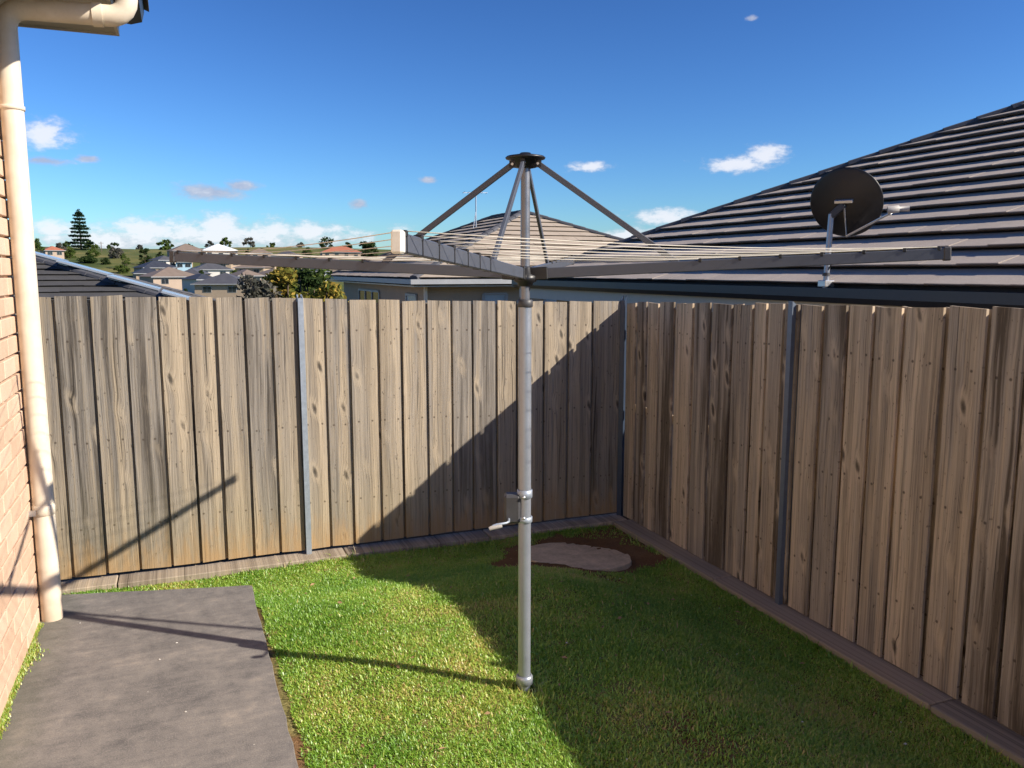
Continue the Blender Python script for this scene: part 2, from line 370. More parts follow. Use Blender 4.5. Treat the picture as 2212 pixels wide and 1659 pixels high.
def mat_tile(name, lo, hi):
    m, nt = material(name); tc = nt.new('ShaderNodeTexCoord').outputs['Object']
    n1 = nt.noise(tc, 2.2, 4, .6); n2 = nt.noise(tc, 45, 4, .65)
    c = nt.ramp(nt.math('ADD', nt.math('MULTIPLY', n1, .5), nt.math('MULTIPLY', n2, .5)), [(.32, lo), (.68, hi)])
    setin(nt, color=c, rough=.8, spec=.25, normal=nt.bump(n2, .3, .006)); return m
M['tile_grey'] = mat_tile('charcoal_tile', (.335, .285, .245), (.435, .375, .325))
M['tile_tan'] = mat_tile('tan_tile', (.30, .25, .20), (.42, .35, .28))
M['tile_dark'] = mat_tile('slate_tile', (.045, .045, .047), (.085, .083, .083))
M['ridge_dark'] = mat_tile('charcoal_ridge_cap', (.055, .057, .065), (.10, .10, .112))
M['wall_tan'] = plain('tan_brick_far', (.36, .275, .195), .9, 0, .12, 2)
M['wall_pink'] = plain('pink_render', (.40, .31, .24), .9, 0, .1, .6)
M['wall_white'] = plain('white_render', (.52, .50, .46), .8, 0, .06, .6)
M['wall_blue'] = plain('pale_blue_render', (.35, .52, .62), .8, 0, .06, .6)
M['roof_navy'] = plain('navy_roof', (.035, .04, .055), .6, 0, .2, .8)
M['roof_grey'] = plain('grey_roof', (.075, .075, .085), .6, 0, .2, .8)
M['roof_tan'] = plain('brown_roof', (.19, .145, .115), .7, 0, .15, .8)
M['roof_white'] = plain('white_roof', (.82, .82, .80), .5, 0, .05, .5)
M['roof_red'] = plain('terracotta_roof', (.36, .13, .075), .7, 0, .15, .8)
M['glass'] = plain('dark_window', (.02, .025, .03), .12, 0, .1, 3, .8)
M['blind'] = plain('pale_blind_window', (.36, .43, .47), .3, 0, .1, 3)
M['frame'] = plain('window_frame', (.30, .31, .32), .5, 0, .1, 3)
M['panel'] = plain('solar_panel', (.36, .39, .44), .2, .3, .1, 3, .9)
M['alu'] = plain('aluminium', (.62, .63, .64), .35, .85, .08, 20)
M['road'] = plain('far_asphalt', (.16, .145, .135), .9, 0, .2, .3)
M['sleeper'] = wood_mat('sleeper_timber', (.36, .305, .24), (.44, .355, .26), (.22, .18, .14), False)
M['cover'] = plain('sandy_concrete', (.62, .49, .33), .9, 0, .35, 5, .2, .5)

# ------------------------------------------------------------------ ground
def smooth01(t): t = np.clip(t, 0, 1); return t * t * (3 - 2 * t)
XR, YB, ZF = 3.77, 6.67, -0.30            # right fence face, back fence face, level at the foot of the fences
def lawn_z(x, y):
    a = smooth01((x - 2.1) / 1.35); b = smooth01((y - 4.6) / 1.75)
    mound = .022 * np.exp(-(((x - .95) / .5) ** 2 + ((y - 3.9) / 1.2) ** 2))
    return -0.045 - .295 * (1 - (1 - a) * (1 - b)) + mound + .008 * np.sin(3.1 * x + 1.3) * np.sin(2.7 * y)
RR = np.array([0, 8, 10, 25, 60, 100, 150, 190, 240, 290, 340, 420, 500, 700, 1000, 2000, 9000.])
RZ = np.array([-.34, -.5, -.9, -2.2, -5, -6.5, -5.5, -2.6, -.4, 1.6, 6.2, 10.0, 12.8, 17.5, 24, 34, 20.])
def terrain_z(x, y):
    r = np.hypot(x, y); z = np.interp(r, RR, RZ)
    z = z + np.clip((r - 120) / 300, 0, 1) * (2.2 * np.sin(x / 61 + 1) * np.cos(y / 83) + 1.2 * np.sin(x / 29 + y / 47))
    inside = (x > -7) & (x < XR + .12) & (y < YB + .12) & (y > -7)
    return np.where(inside, np.minimum(lawn_z(x, y), 5) - .03, np.where(r < 10, np.minimum(z, -.42), z))
rings = np.concatenate([np.linspace(.25, 11, 130), np.geomspace(11.3, 9000, 130)]); na = 300
aa = np.linspace(0, 2 * np.pi, na, endpoint=False)
gx = np.outer(rings, np.sin(aa)); gy = np.outer(rings, np.cos(aa))
gv = np.stack([gx, gy, terrain_z(gx, gy)], -1).reshape(-1, 3)
i0 = (np.arange(len(rings) - 1)[:, None] * na + np.arange(na)[None, :]).ravel(); i1 = (np.arange(len(rings) - 1)[:, None] * na + (np.arange(na) + 1)[None, :] % na).ravel()
gf = np.stack([i0, i0 + na, i1 + na, i1], -1)[:, ::-1]
tag(link('ground', np_mesh('ground', gv, gf, M['terrain'], smooth=True)), kind='structure')
# concrete path beside the house
PATH = [(-.853, -4.0), (.362, -4.0)] + [(float(np.interp(y, [1, 3.2, 5.33], [.352, .345, .322])) + random.uniform(-.005, .004), float(y)) for y in np.arange(1.2, 5.25, .11)] + [(.325, 5.32), (.30, 5.338)] + [(float(x), float(np.interp(x, [-.853, -.1, .322], [5.62, 5.43, 5.33])) + random.uniform(-.004, .004)) for x in np.arange(.2, -.85, -.12)] + [(-.853, 5.62)]
mb = MB(); mb.prism([(x, y, -.12) for x, y in PATH], (0, 0, .12))
tag(mb.build('concrete_path', M['concrete'], bevel=.003), kind='structure')

# ------------------------------------------------------------------ lawn grass
def fbm(x, y, s, seed):
    r_ = np.random.default_rng(seed); g = r_.random((64, 64)); u = (x * s) % 63; v = (y * s) % 63
    i, j = u.astype(int), v.astype(int); fu, fv = smooth01(u - i), smooth01(v - j)
    return (g[i, j] * (1 - fu) + g[i + 1, j] * fu) * (1 - fv) + (g[i, j + 1] * (1 - fu) + g[i + 1, j + 1] * fu) * fv
PIT = (2.88, 5.82)
def bare_amount(x, y):
    edge = np.interp(y, [1, 3.2, 5.33], [.352, .345, .322]); yend = np.interp(x, [-.853, -.1, .322], [5.62, 5.43, 5.33])
    dp = np.hypot((x - PIT[0]) / 1.15, y - PIT[1]); n_ = fbm(x, y, 2.1, 1) * .6 + fbm(x, y, 7, 2) * .4
    bare = smooth01((.70 - dp + (n_ - .5) * .5) / .16)                          # soil round the pit cover
    for bx, by, br in ((2.0, 2.9, .26), (2.75, 5.10, .24), (3.35, 6.1, .45), (3.25, 3.2, .2), (2.75, 3.7, .16)):
        bare = np.maximum(bare, (.5 if by < 4 else .9) * smooth01((br - np.hypot(x - bx, (y - by) * .8) + (n_ - .5) * .3) / .14))
    bare = np.maximum(bare, .7 * smooth01((.045 - (x - edge) + (fbm(x, y, 5, 9) - .5) * .16) / .06) * (y < yend))
    return np.maximum(bare, .8 * smooth01((.09 - np.hypot(x - 1.468, y - 3.506)) / .05))
def grow(nb):
    x = rng.uniform(-.95, XR - .16, nb); y = rng.uniform(1.2, YB - .12, nb)
    edge = np.interp(y, [1, 3.2, 5.33], [.352, .345, .322]); yend = np.interp(x, [-.853, -.1, .322], [5.62, 5.43, 5.33])
    lip = .02 + .035 * fbm(x, y, 6, 5)
    keep = (x > edge + lip) | (y > yend + .02)
    keep &= ~((x < -.80) & (y < 5.6))
    bare = bare_amount(x, y)
    keep &= rng.random(nb) > bare
    keep &= rng.random(nb) < .5 + .55 * fbm(x, y, 11, 4)
    x, y = x[keep], y[keep]; k = len(x)
    h = (.012 + .016 * rng.random(k)) * (.75 + .5 * fbm(x, y, 3.3, 6))
    edge_ = np.maximum(np.maximum(smooth01((x - (XR - .30)) / .12), smooth01((y - (YB - .30)) / .12) * (x > .3)), smooth01((.16 - np.hypot(x - 1.468, y - 3.506)) / .06))
    h = h * (1 + .9 * edge_ * rng.random(k)); tall = rng.random(k) < .02; h = np.where(tall, h * 1.9, h)
    a = rng.uniform(0, 2 * np.pi, k); lean = rng.uniform(.15, 1.25, k); w = rng.uniform(.0018, .0036, k)
    fx, fy = np.cos(a), np.sin(a); sx, sy = -fy, fx; z0 = lawn_z(x, y) - .004
    def ring(t, wf):
        off = h * t * np.sin(lean * t * 1.1 + .12); up = h * t * np.cos(lean * t * .9)
        cx, cy, cz = x + fx * off, y + fy * off, z0 + up
        return (np.stack([cx - sx * w * wf, cy - sy * w * wf, cz], -1), np.stack([cx + sx * w * wf, cy + sy * w * wf, cz], -1))
    b0, b1 = ring(0, 1.0); m0, m1 = ring(.55, .95); t0, _ = ring(1.0, 0.0)
    v = np.stack([b0, b1, m0, m1, t0], 1).reshape(-1, 3)
    base = np.arange(k)[:, None] * 5
    f = np.concatenate([base + np.array([[0, 1, 2]]), base + np.array([[1, 3, 2]]), base + np.array([[2, 3, 4]])], 0)
    dry = fbm(x, y, 1.6, 11) * .55 + fbm(x, y, 5.5, 12) * .45
    t = .16 + .95 * (dry - .32) + rng.normal(0, .16, k) + .5 * (rng.random(k) < .07)
    return v, f, np.repeat(np.clip(t, 0, 1), 5)
# soil under the lawn: a fine sheet a little above the ground sheet
lx = np.linspace(-.95, XR + .05, 95); ly = np.linspace(.2, YB + .05, 130); LX, LY = np.meshgrid(lx, ly)
lv = np.stack([LX, LY, lawn_z(LX, LY) + rng.normal(0, .003, LX.shape)], -1).reshape(-1, 3)
n = len(lx); q = (np.arange(len(ly) - 1)[:, None] * n + np.arange(n - 1)[None, :]).ravel()
tag(link('lawn_soil', np_mesh('lawn_soil', lv, np.stack([q, q + 1, q + n + 1, q + n], -1), M['soil'], {'bare': bare_amount(LX, LY).ravel()}, smooth=True)), kind='structure')

gv_, gf_, gt_ = grow(930000)
tag(link('lawn_grass', np_mesh('lawn_grass', gv_, gf_, M['grass'], {'tint': gt_})), 'short green lawn with dry straw patches beside the concrete path', 'grass', kind='stuff')

def moss(nb):
    y = rng.uniform(2.9, 5.15, nb); wd = .012 + .05 * fbm(y * 0 + 1, y, 4.0, 15) ** 1.5; x = -.853 + np.abs(rng.normal(0, 1, nb)) * wd * .6
    keep = rng.random(nb) < .25 + fbm(x * 0 + 2, y, 5, 16); x, y = x[keep], y[keep]; k = len(x); h = rng.uniform(.004, .018, k); a = rng.uniform(0, 6.28, k); w = .003
    z = np.full(k, .001); tip = np.stack([x + np.cos(a) * h * .6, y + np.sin(a) * h * .6, z + h], -1)
    v = np.stack([np.stack([x - np.sin(a) * w, y + np.cos(a) * w, z], -1), np.stack([x + np.sin(a) * w, y - np.cos(a) * w, z], -1), tip], 1).reshape(-1, 3)
    return v, np.arange(3 * k).reshape(-1, 3), np.repeat(np.clip(rng.normal(.62, .2, k), 0, 1), 3)
mv, mf, mt = moss(9000)
tag(link('moss_strip', np_mesh('moss_strip', mv, mf, M['grass'], {'tint': mt})), 'yellow-green moss and weeds along the foot of the brick wall', 'moss', kind='stuff')
# ------------------------------------------------------------------ the brick house on the left
XW, YW = -0.855, 5.36
house = tag(empty('brick_house', (XW, YW, 0)), 'salmon brick house wall with cream eave and downpipe beside the path', 'house')
def hl(p): return (p[0] - XW, p[1] - YW, p[2])
def hbuild(mb, name, mat, parent=None, **k):
    mb.v = [hl(v) for v in mb.v]; o = mb.build(name, mat, parent or house, **k)
    return o
mb = MB().box((XW - 3.0, -4.0, -.3), (XW - .02, YW - .012, 3.45)); wall = hbuild(mb, 'wall', M['mortar'])
def brick_mesh(L):
    mb = MB().box((-.055, 0, 0), (0, L, .0915)); me = mb.mesh('brick')
    bm = bmesh.new(); bm.from_mesh(me); bmesh.ops.recalc_face_normals(bm, faces=bm.faces)
    bmesh.ops.bevel(bm, geom=list(bm.edges), offset=.004, segments=1, affect='EDGES'); bm.to_mesh(me); bm.free(); me.materials.append(M['brick']); return me
LB = .268; bricks = {'full': brick_mesh(LB), 'half': brick_mesh(.128)}
for c in range(32):
    z = -.01 + c * .1045; y = YW; first = (c % 2 == 1)
    while y > 2.75:
        kind = 'half' if first else 'full'; L = .128 if first else LB; first = False
        b = link('brick', bricks[kind], wall, (.001 + random.uniform(-.0015, .0015) , y - L - YW, z))
        y -= L + .0125
# downpipe, offset pipe, eave
DP = (-.792, 5.222); rdp = .056
pipe = MB().tube([(DP[0], DP[1], .0), (DP[0], DP[1], 3.27)], rdp, 32)
dpo = hbuild(pipe, 'downpipe', M['pipe'])
def sub(mb, name, mat, par): return hbuild(mb, name, mat, par)
sub(MB().lathe([(rdp, -.03), (rdp + .004, -.028), (rdp + .004, .028), (rdp, .03)], 32, (DP[0], DP[1], .655)), 'joint_collar', M['pipe'], dpo)
sub(MB().lathe([(rdp, -.012), (rdp + .006, -.01), (rdp + .006, .01), (rdp, .012)], 32, (DP[0], DP[1], 2.86)), 'joint_collar', M['pipe'], dpo)
sub(MB().box((XW - .01, DP[1] - .09, .64), (DP[0] - .03, DP[1] - .066, .67)), 'bracket', M['alu'], dpo)
ZP = 3.375
bend = [Vector((DP[0], DP[1], 3.25))] + [Vector((DP[0] + .10 * (1 - math.cos(t)), DP[1], ZP - .10 + .10 * math.sin(t))) for t in [R(a) for a in (0, 18, 36, 54, 72, 90)]] + [Vector((-.40, DP[1], ZP + .006))]
sub(MB().tube(bend, rdp, 28), 'offset_pipe', M['pipe'], dpo)
sub(MB().tube([(-.375, DP[1], ZP + .006), (-.325, DP[1], ZP + .008)], rdp + .007, 28), 'joint_collar', M['pipe'], dpo)
b2 = [Vector((-.40, DP[1], ZP + .006))] + [Vector((-.29 + .09 * math.sin(t), DP[1], ZP + .008 + .09 * (1 - math.cos(t)))) for t in [R(a) for a in (0, 15, 35, 55, 75, 90)]] + [Vector((-.20, DP[1], ZP + .25))]
sub(MB().tube(b2, rdp, 28), 'outlet_bend', M['pipe'], dpo)
YE, XE, ZE = 6.0, -.283, 3.485
hbuild(MB().box((XW - .3, -4.0, ZE), (XE - .02, YE - .02, ZE + .012)), 'soffit', M['fascia_cream'])
hbuild(MB().box((XW - .3, YE - .02, ZE - .014), (XE, YE, ZE + .20)), 'end_board', M['fascia_cream'])
hbuild(MB().box((XE - .02, -4.0, ZE - .014), (XE, YE - .02, ZE + .16)), 'fascia', M['cream'])
gut = [(XE + .002, ZE + .17), (XE + .002, ZE + .075), (XE + .07, ZE + .07), (XE + .135, ZE + .09), (XE + .15, ZE + .15), (XE + .15, ZE + .19), (XE + .135, ZE + .19), (XE + .13, ZE + .10), (XE + .06, ZE + .085), (XE + .014, ZE + .09), (XE + .014, ZE + .17)]
hbuild(MB().prism([(x, -4.0, z) for x, z in gut], (0, YE + 4.02, 0)), 'gutter', M['charcoal_metal'])
hbuild(MB().prism([(XE + .18, -4.0, ZE + .165), (XE + .18, -4.0, ZE + .20), (XW - 3.0, -4.0, ZE + 1.65), (XW - 3.0, -4.0, ZE + 1.615)], (0, YE + 4.05, 0)), 'roof', M['tile_dark'])

# ------------------------------------------------------------------ fences
def paling(fence, name, w, h, mat, loc, rz, tilt):
    """one lapped board: local x across, z up, y- is the face"""
    t = .018; nx = 4; cup = random.uniform(-.0025, .0025); vs = []; dz = [random.uniform(-.006, .006) for _ in range(2)]
    for zi, z in enumerate((0.0, h * .5, h)):
        warp = random.uniform(-.003, .003) if zi == 1 else 0
        for yy in (0, t):
            for i in range(nx + 1):
                u = i / nx - .5; zz = z + (u * 2 * dz[0] if zi == 2 else 0) + (u * 2 * dz[1] * .6 if zi == 0 else 0)
                vs.append((u * w + warp, yy + cup * (1 - 4 * u * u) + warp, zz))
    k = nx + 1; fs = []
    for l in range(2):
        a = l * 2 * k; b = a + 2 * k
        for i in range(nx):
            fs.append((a + i, a + i + 1, b + i + 1, b + i)); fs.append((a + k + i + 1, a + k + i, b + k + i, b + k + i + 1))
        fs.append((a + k, a, b, b + k)); fs.append((a + nx, a + k + nx, b + k + nx, b + nx))
    for i in range(nx):
        fs.append((i + 1, i, k + i, k + i + 1)); c = 4 * k; fs.append((c + i, c + i + 1, c + k + i + 1, c + k + i))
    o = MB().add(vs, fs).build('paling', mat, fence, loc, (0, 0, rz + tilt)); return o
def post(fence, h, loc, rz, cut=.03, mat='galv'):
    """galvanised channel post: web facing the yard, returns behind, slanted top"""
    w, d, t = .042, .075, .005
    prof = [(-w / 2, -.004), (w / 2, -.004), (w / 2, d), (w / 2 - .012, d), (w / 2 - .012, d - t), (w / 2 - t, d - t), (w / 2 - t, t), (-w / 2 + t, t), (-w / 2 + t, d - t), (-w / 2 + .012, d - t), (-w / 2 + .012, d), (-w / 2, d)]
    mb = MB().prism([(x, y, -.1) for x, y in prof], (0, 0, h + .1))
    nn = len(prof)
    for i in range(nn, 2 * nn): x, y, z = mb.v[i]; mb.v[i] = (x, y, z + y / d * cut)
    o = mb.build('post', M[mat], fence, loc, (0, 0, rz))
    for z in (.14, .42, .98, 1.15, 1.52, 1.86):
        if z < h: MB().lathe([(0, -.006), (.006, -.005), (.008, 0)], 8, (0, -.004, z), Matrix.Rotation(R(90), 3, 'X')).build('bolt', M['darkgrey'], o)
    return o
back = tag(empty('paling_fence', (1.4, YB, ZF)), 'sunlit grey weathered paling fence across the back of the yard', 'fence', 'paling fences round the yard')
seams = [-1.90, -1.68, -1.47, -1.26, -1.06, -.857, -.625, -.395, -.171, .037, .227, .438, .64, .845, 1.048, 1.24, 1.477, 1.673, 1.89, 2.108, 2.293, 2.512, 2.706, 2.961, 3.2, 3.445, 3.745]
def top_back(x): return np.interp(x, [-.94, .02, .91, 2.21, 3.73], [1.822, 1.805, 1.783, 1.747, 1.72])
for a, b in zip(seams[:-1], seams[1:]):
    w = b - a - random.uniform(.018, .027); c = (a + b) / 2; h = float(top_back(c)) - ZF + random.uniform(-.006, .006)
    paling(back, 'paling', w, h - .035, M['pale_back'], (c - 1.4, random.uniform(-.002, .002), .035), 0, random.uniform(-.02, .02))
for a in seams[1:-1]:       # the boards behind, lapping the gaps
    paling(back, 'paling', .10, float(top_back(a)) - ZF - .06, M['pale_back'], (a - 1.4 + random.uniform(-.01, .01), .026, .035), 0, 0)
post(back, 1.785 - ZF, (.862 - 1.4, -.028, 0), 0)
post(back, 1.735 - ZF, (3.738 - 1.4, -.022, 0), R(-45), .04, 'post_dark')
for z in (.35, 1.0, 1.75): MB().box((-3.3, .055, z), (2.32, .09, z + .07)).build('rail', M['pale_back'], back)

right = tag(empty('paling_fence', (XR, 2.0, ZF)), 'brown paling fence in shade along the right side of the yard', 'fence', 'paling fences round the yard')
ys = [6.64, 6.45, 6.266, 6.073, 5.833, 5.566, 5.323, 5.06, 4.825, 4.671, 4.50, 4.345, 4.133, 3.922, 3.713, 3.501, 3.224, 2.971]
while ys[-1] > -4.0: ys.append(ys[-1] - random.choice((.21, .22, .235, .25)))
def top_right(y): return np.interp(y, [-4, 2.79, 3.36, 4.38, 6.67], [1.93, 1.816, 1.80, 1.779, 1.713])
for i, (a, b) in enumerate(zip(ys[:-1], ys[1:])):
    w = a - b - random.uniform(.026, .036); c = (a + b) / 2; h = float(top_right(c)) - ZF + random.uniform(-.008, .008)
    paling(right, 'paling', w, h - .012, M['pale_right'], (random.uniform(-.002, .002), c - 2.0, .012), R(-90), random.uniform(-.015, .015))
for a in ys[1:-1]:
    paling(right, 'paling', .11, float(top_right(a)) - ZF - .015, M['pale_right'], (.050, a - 2.0 + random.uniform(-.01, .01), .012), R(-90), 0)
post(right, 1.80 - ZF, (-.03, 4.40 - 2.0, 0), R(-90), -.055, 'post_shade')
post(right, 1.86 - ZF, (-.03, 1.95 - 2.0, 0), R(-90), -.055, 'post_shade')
for z in (.35, 1.0, 1.75): MB().box((.075, -6.0, z), (.11, 4.6, z + .07)).build('rail', M['pale_right'], right)

# sleepers under the fences
se = tag(empty('sleeper_edging', (XR, 2.0, ZF)), 'brown sleeper edging along the foot of the right fence', 'edging', 'sleeper edgings below the fences')
y = 6.50
for L in (1.55, 1.95, 1.35, 2.1, 2.1, 1.9):
    MB().box((-.175, -L + .008, -.19), (.055, 0, .006)).build('sleeper', M['sleeper'], se, (random.uniform(-.006, .006), y - 2.0, random.uniform(-.004, .003)), (0, 0, R(random.uniform(-.3, .3))), bevel=.006); y -= L
sb = tag(empty('sleeper_edging', (1.4, YB, ZF)), 'pale sleeper edging below the back fence, stained by red soil', 'edging', 'sleeper edgings below the fences')
x = -1.9
for L in (1.35, 1.7, 1.25, 1.36):
    MB().box((0, -.16, -.19), (L - .008, .055, .004)).build('sleeper', M['sleeper'], sb, (x - 1.4, random.uniform(-.006, .006), random.uniform(-.003, .003)), None, bevel=.006); x += L

# ------------------------------------------------------------------ round concrete pit cover, split in two to draw a shadow line crossing it
pc = tag(empty('pit_cover', (PIT[0], PIT[1], float(lawn_z(np.array(PIT[0]), np.array(PIT[1]))) + .010)), 'round sandy concrete cover, split to draw a shadow line, sunk in bare soil at the fence corner', 'cover')
_e = .15; _l = lambda x, y: float(lawn_z(np.array(x), np.array(y)))
_n = Vector((-(_l(PIT[0] + _e, PIT[1]) - _l(PIT[0] - _e, PIT[1])) / (2 * _e), -(_l(PIT[0], PIT[1] + _e) - _l(PIT[0], PIT[1] - _e)) / (2 * _e), 1))
pc.rotation_euler = _n.to_track_quat('Z', 'Y').to_euler()
def half_disc(sgn):
    pts = []; nseg = 18; r_ = random.Random(5 + sgn)
    ang0 = R(38) if sgn > 0 else R(218)
    for i in range(nseg + 1):
        a = ang0 + math.pi * i / nseg; rad = .42 + r_.uniform(-.012, .012); pts.append((rad * 1.08 * math.cos(a), rad * math.sin(a)))
    p0, p1 = Vector(pts[-1]), Vector(pts[0])
    for i in range(1, 6):
        q_ = p0.lerp(p1, i / 6); nrm = Vector((p0.y - p1.y, p1.x - p0.x)).normalized(); pts.append(tuple(q_ + nrm * (sgn * .004 + .02 * math.sin(i * 2.3) * sgn)))
    return pts
for s in (1, -1):
    MB().prism([(x, y, -.05) for x, y in half_disc(s)], (0, 0, .062 if s > 0 else .055)).build('cover_half', M['cover'], pc, bevel=.004)

# ------------------------------------------------------------------ rotary clothesline
HX, HY = 1.462, 3.506
line = tag(empty('rotary_clothesline', (HX, HY, -.03)), 'galvanised rotary clothesline with four grey arms standing in the lawn', 'clothesline')
def L_(p): return (p[0], p[1], p[2] + .03)
ZH = 1.985; ARM = 1.77
lp = MB().tube([L_((0, 0, -.05)), L_((0, 0, 1.86))], .0300, 28).build('lower_tube', M['galv_pole'], line)
MB().lathe([(.0325, 0), (.042, .002), (.042, .035), (.036, .045), (.0325, .046)], 24, L_((0, 0, .0))).build('ground_socket', M['galv_pole'], lp)
MB().lathe([(.033, -.015), (.036, -.012), (.036, .015), (.030, .02)], 24, L_((0, 0, 1.85))).build('tube_collar', M['darkgrey'], lp)
up_ = MB().tube([L_((0, 0, 1.80)), L_((0, 0, 2.50))], .0215, 24).build('upper_tube', M['upper'], line)
# winding box and handle on the side facing the house
cb = MB().box((-.098, -.036, .815), (-.018, .04, .955)).build('winding_box', M['darkgrey'], line, (0, 0, .03), (0, 0, R(-22)), bevel=.012)
MB().lathe([(.0325, -.02), (.0365, -.018), (.0365, .018), (.0325, .02)], 24, L_((0, 0, .955))).build('clamp_band', M['galv'], cb, (0, 0, -.03))
MB().lathe([(.0325, -.014), (.0365, -.012), (.0365, .012), (.0325, .014)], 24, L_((0, 0, .83))).build('clamp_band', M['galv'], cb, (0, 0, -.03))
for z in (.945, .845): MB().lathe([(.0, .008), (.007, .007), (.008, 0)], 10, (-.005, -.037, z), Matrix.Rotation(R(90), 3, 'X')).build('bolt', M['alu'], cb)
hd = MB().tube([(-.075, -.02, .84), (-.075, -.075, .84), (-.085, -.09, .838), (-.13, -.095, .832), (-.15, -.10, .826)], .006, 10).build('crank_handle', M['galv'], line, (0, 0, .03), (0, 0, R(-22)))
MB().tube([(-.105, -.098, .826), (-.155, -.103, .818), (-.165, -.104, .814)], [.008, .0105, .009], 14).build('grip', M['grip'], hd)
# hub, cap
hub = MB().lathe([(.022, -.036), (.034, -.032), (.036, -.02), (.052, -.012), (.054, .012), (.034, .02), (.030, .05), (.022, .055)], 24, L_((0, 0, ZH - .02))).build('hub', M['black'], line)
cap = MB().lathe([(.0, .020), (.022, .019), (.028, .013), (.084, .003), (.091, -.003), (.087, -.009), (.058, -.013), (.050, -.045), (.026, -.050)], 28, L_((0, 0, 2.505))).build('top_cap', M['black'], line)
dirs = [Vector((.84, -.541, 0)), Vector((.541, .84, 0)), Vector((-.84, .541, 0)), Vector((-.541, -.84, 0))]
RISE = .085
def on_arm(d, t): return d * (ARM * t) + Vector((0, 0, ZH + .03 + RISE * t))
TS = [.44, .535, .63, .725, .82, .91, .985]
for k, d in enumerate(dirs):
    side = Vector((-d.y, d.x, 0))
    arm = MB().bar(on_arm(d, .03), on_arm(d, 1.0), .022, .048).build('arm', M['grey_coat'], line, bevel=.003)
    MB().bar(on_arm(d, .0), on_arm(d, .06), .034, .058).build('arm_bracket', M['black'], arm, bevel=.004)
    MB().bar(on_arm(d, .995), on_arm(d, 1.012), .030, .058).build('end_cap', M['white_pl'] if k == 3 else M['darkgrey'], arm, bevel=.005)
    for t in TS:
        c = on_arm(d, t); MB().bar(c + Vector((0, 0, .023)) - d * .007, c + Vector((0, 0, .023)) + d * .007, .028, .018).build('line_clip', M['black'], arm, bevel=.003)
        if k == 3: MB().tube([c + side * .0125 + Vector((0, 0, .026)), c + side * .0125 - Vector((0, 0, .026)), c - side * .0125 - Vector((0, 0, .026)), c - side * .0125 + Vector((0, 0, .026))], .0016, 6).build('line_loop', M['darkgrey'], arm)
    ps, pe = d * .058 + Vector((0, 0, 2.475 + .03)), on_arm(d, .385) + Vector((0, 0, .018))
    st = MB().bar(ps, pe, .015, .026).build('strut', M['grey_coat'], line, bevel=.002)
    MB().bar(ps - d * .012, ps + d * .014, .02, .03).build('strut_lug', M['black'], st)
    MB().tube([ps + side * .012, ps - side * .012], .006, 8).build('bolt', M['alu'], st)
for t in TS:
    pts = []
    for k in range(4):
        a, b = on_arm(dirs[k], t) + Vector((0, 0, .03)), on_arm(dirs[(k + 1) % 4], t) + Vector((0, 0, .03))
        for i in range(8): s_ = i / 8; pts.append(a.lerp(b, s_) - Vector((0, 0, .022 * t * 4 * s_ * (1 - s_))))
    pts.append(pts[0])
    MB().tube(pts, .0014, 6, False).build('line_wire', M['wire'], line)

# ------------------------------------------------------------------ tiled roofs
def course(par, name, org, sd, ud, nd, u0, u1, rng_lo, rng_hi, mat, tw=.36, lift=.035, und=.004):
    """one course of overlapping tiles on a roof face; rng_lo/hi give the span along the eave at height u"""
    mb = MB(); s0, s1 = rng_lo(u0), rng_hi(u0)
    if s1 - s0 < .15: return
    k = max(1, int(round((s1 - s0) / tw))); xs = [s0 + (s1 - s0) * i / k for i in range(k + 1)]
    P = lambda s_, u_, n_: org + sd * s_ + ud * u_ + nd * n_
    lo1, hi1 = rng_lo(u1), rng_hi(u1); cl = lambda s_: min(max(s_, lo1), hi1)
    for a, b in zip(xs[:-1], xs[1:]):
        j = random.uniform(-und, und); jl = random.uniform(-und, und); du = random.uniform(-.003, .003); g = .0002
        ht = lift + j; hb = ht - .009
        vs = [P(a + g, u0 + du, ht), P(b - g, u0 + du, ht + jl), P(b - g, u0 + du, hb + jl), P(a + g, u0 + du, hb), P(cl(a), u0 + .10, .002), P(cl(b), u0 + .10, .002), P(cl(a), u1 + .05, .004), P(cl(b), u1 + .05, .004)]
        mb.add(vs, [(0, 1, 7, 6), (3, 2, 1, 0), (4, 5, 2, 3), (0, 6, 4, 3), (1, 2, 5, 7)])
    return mb.build(name, mat, par)
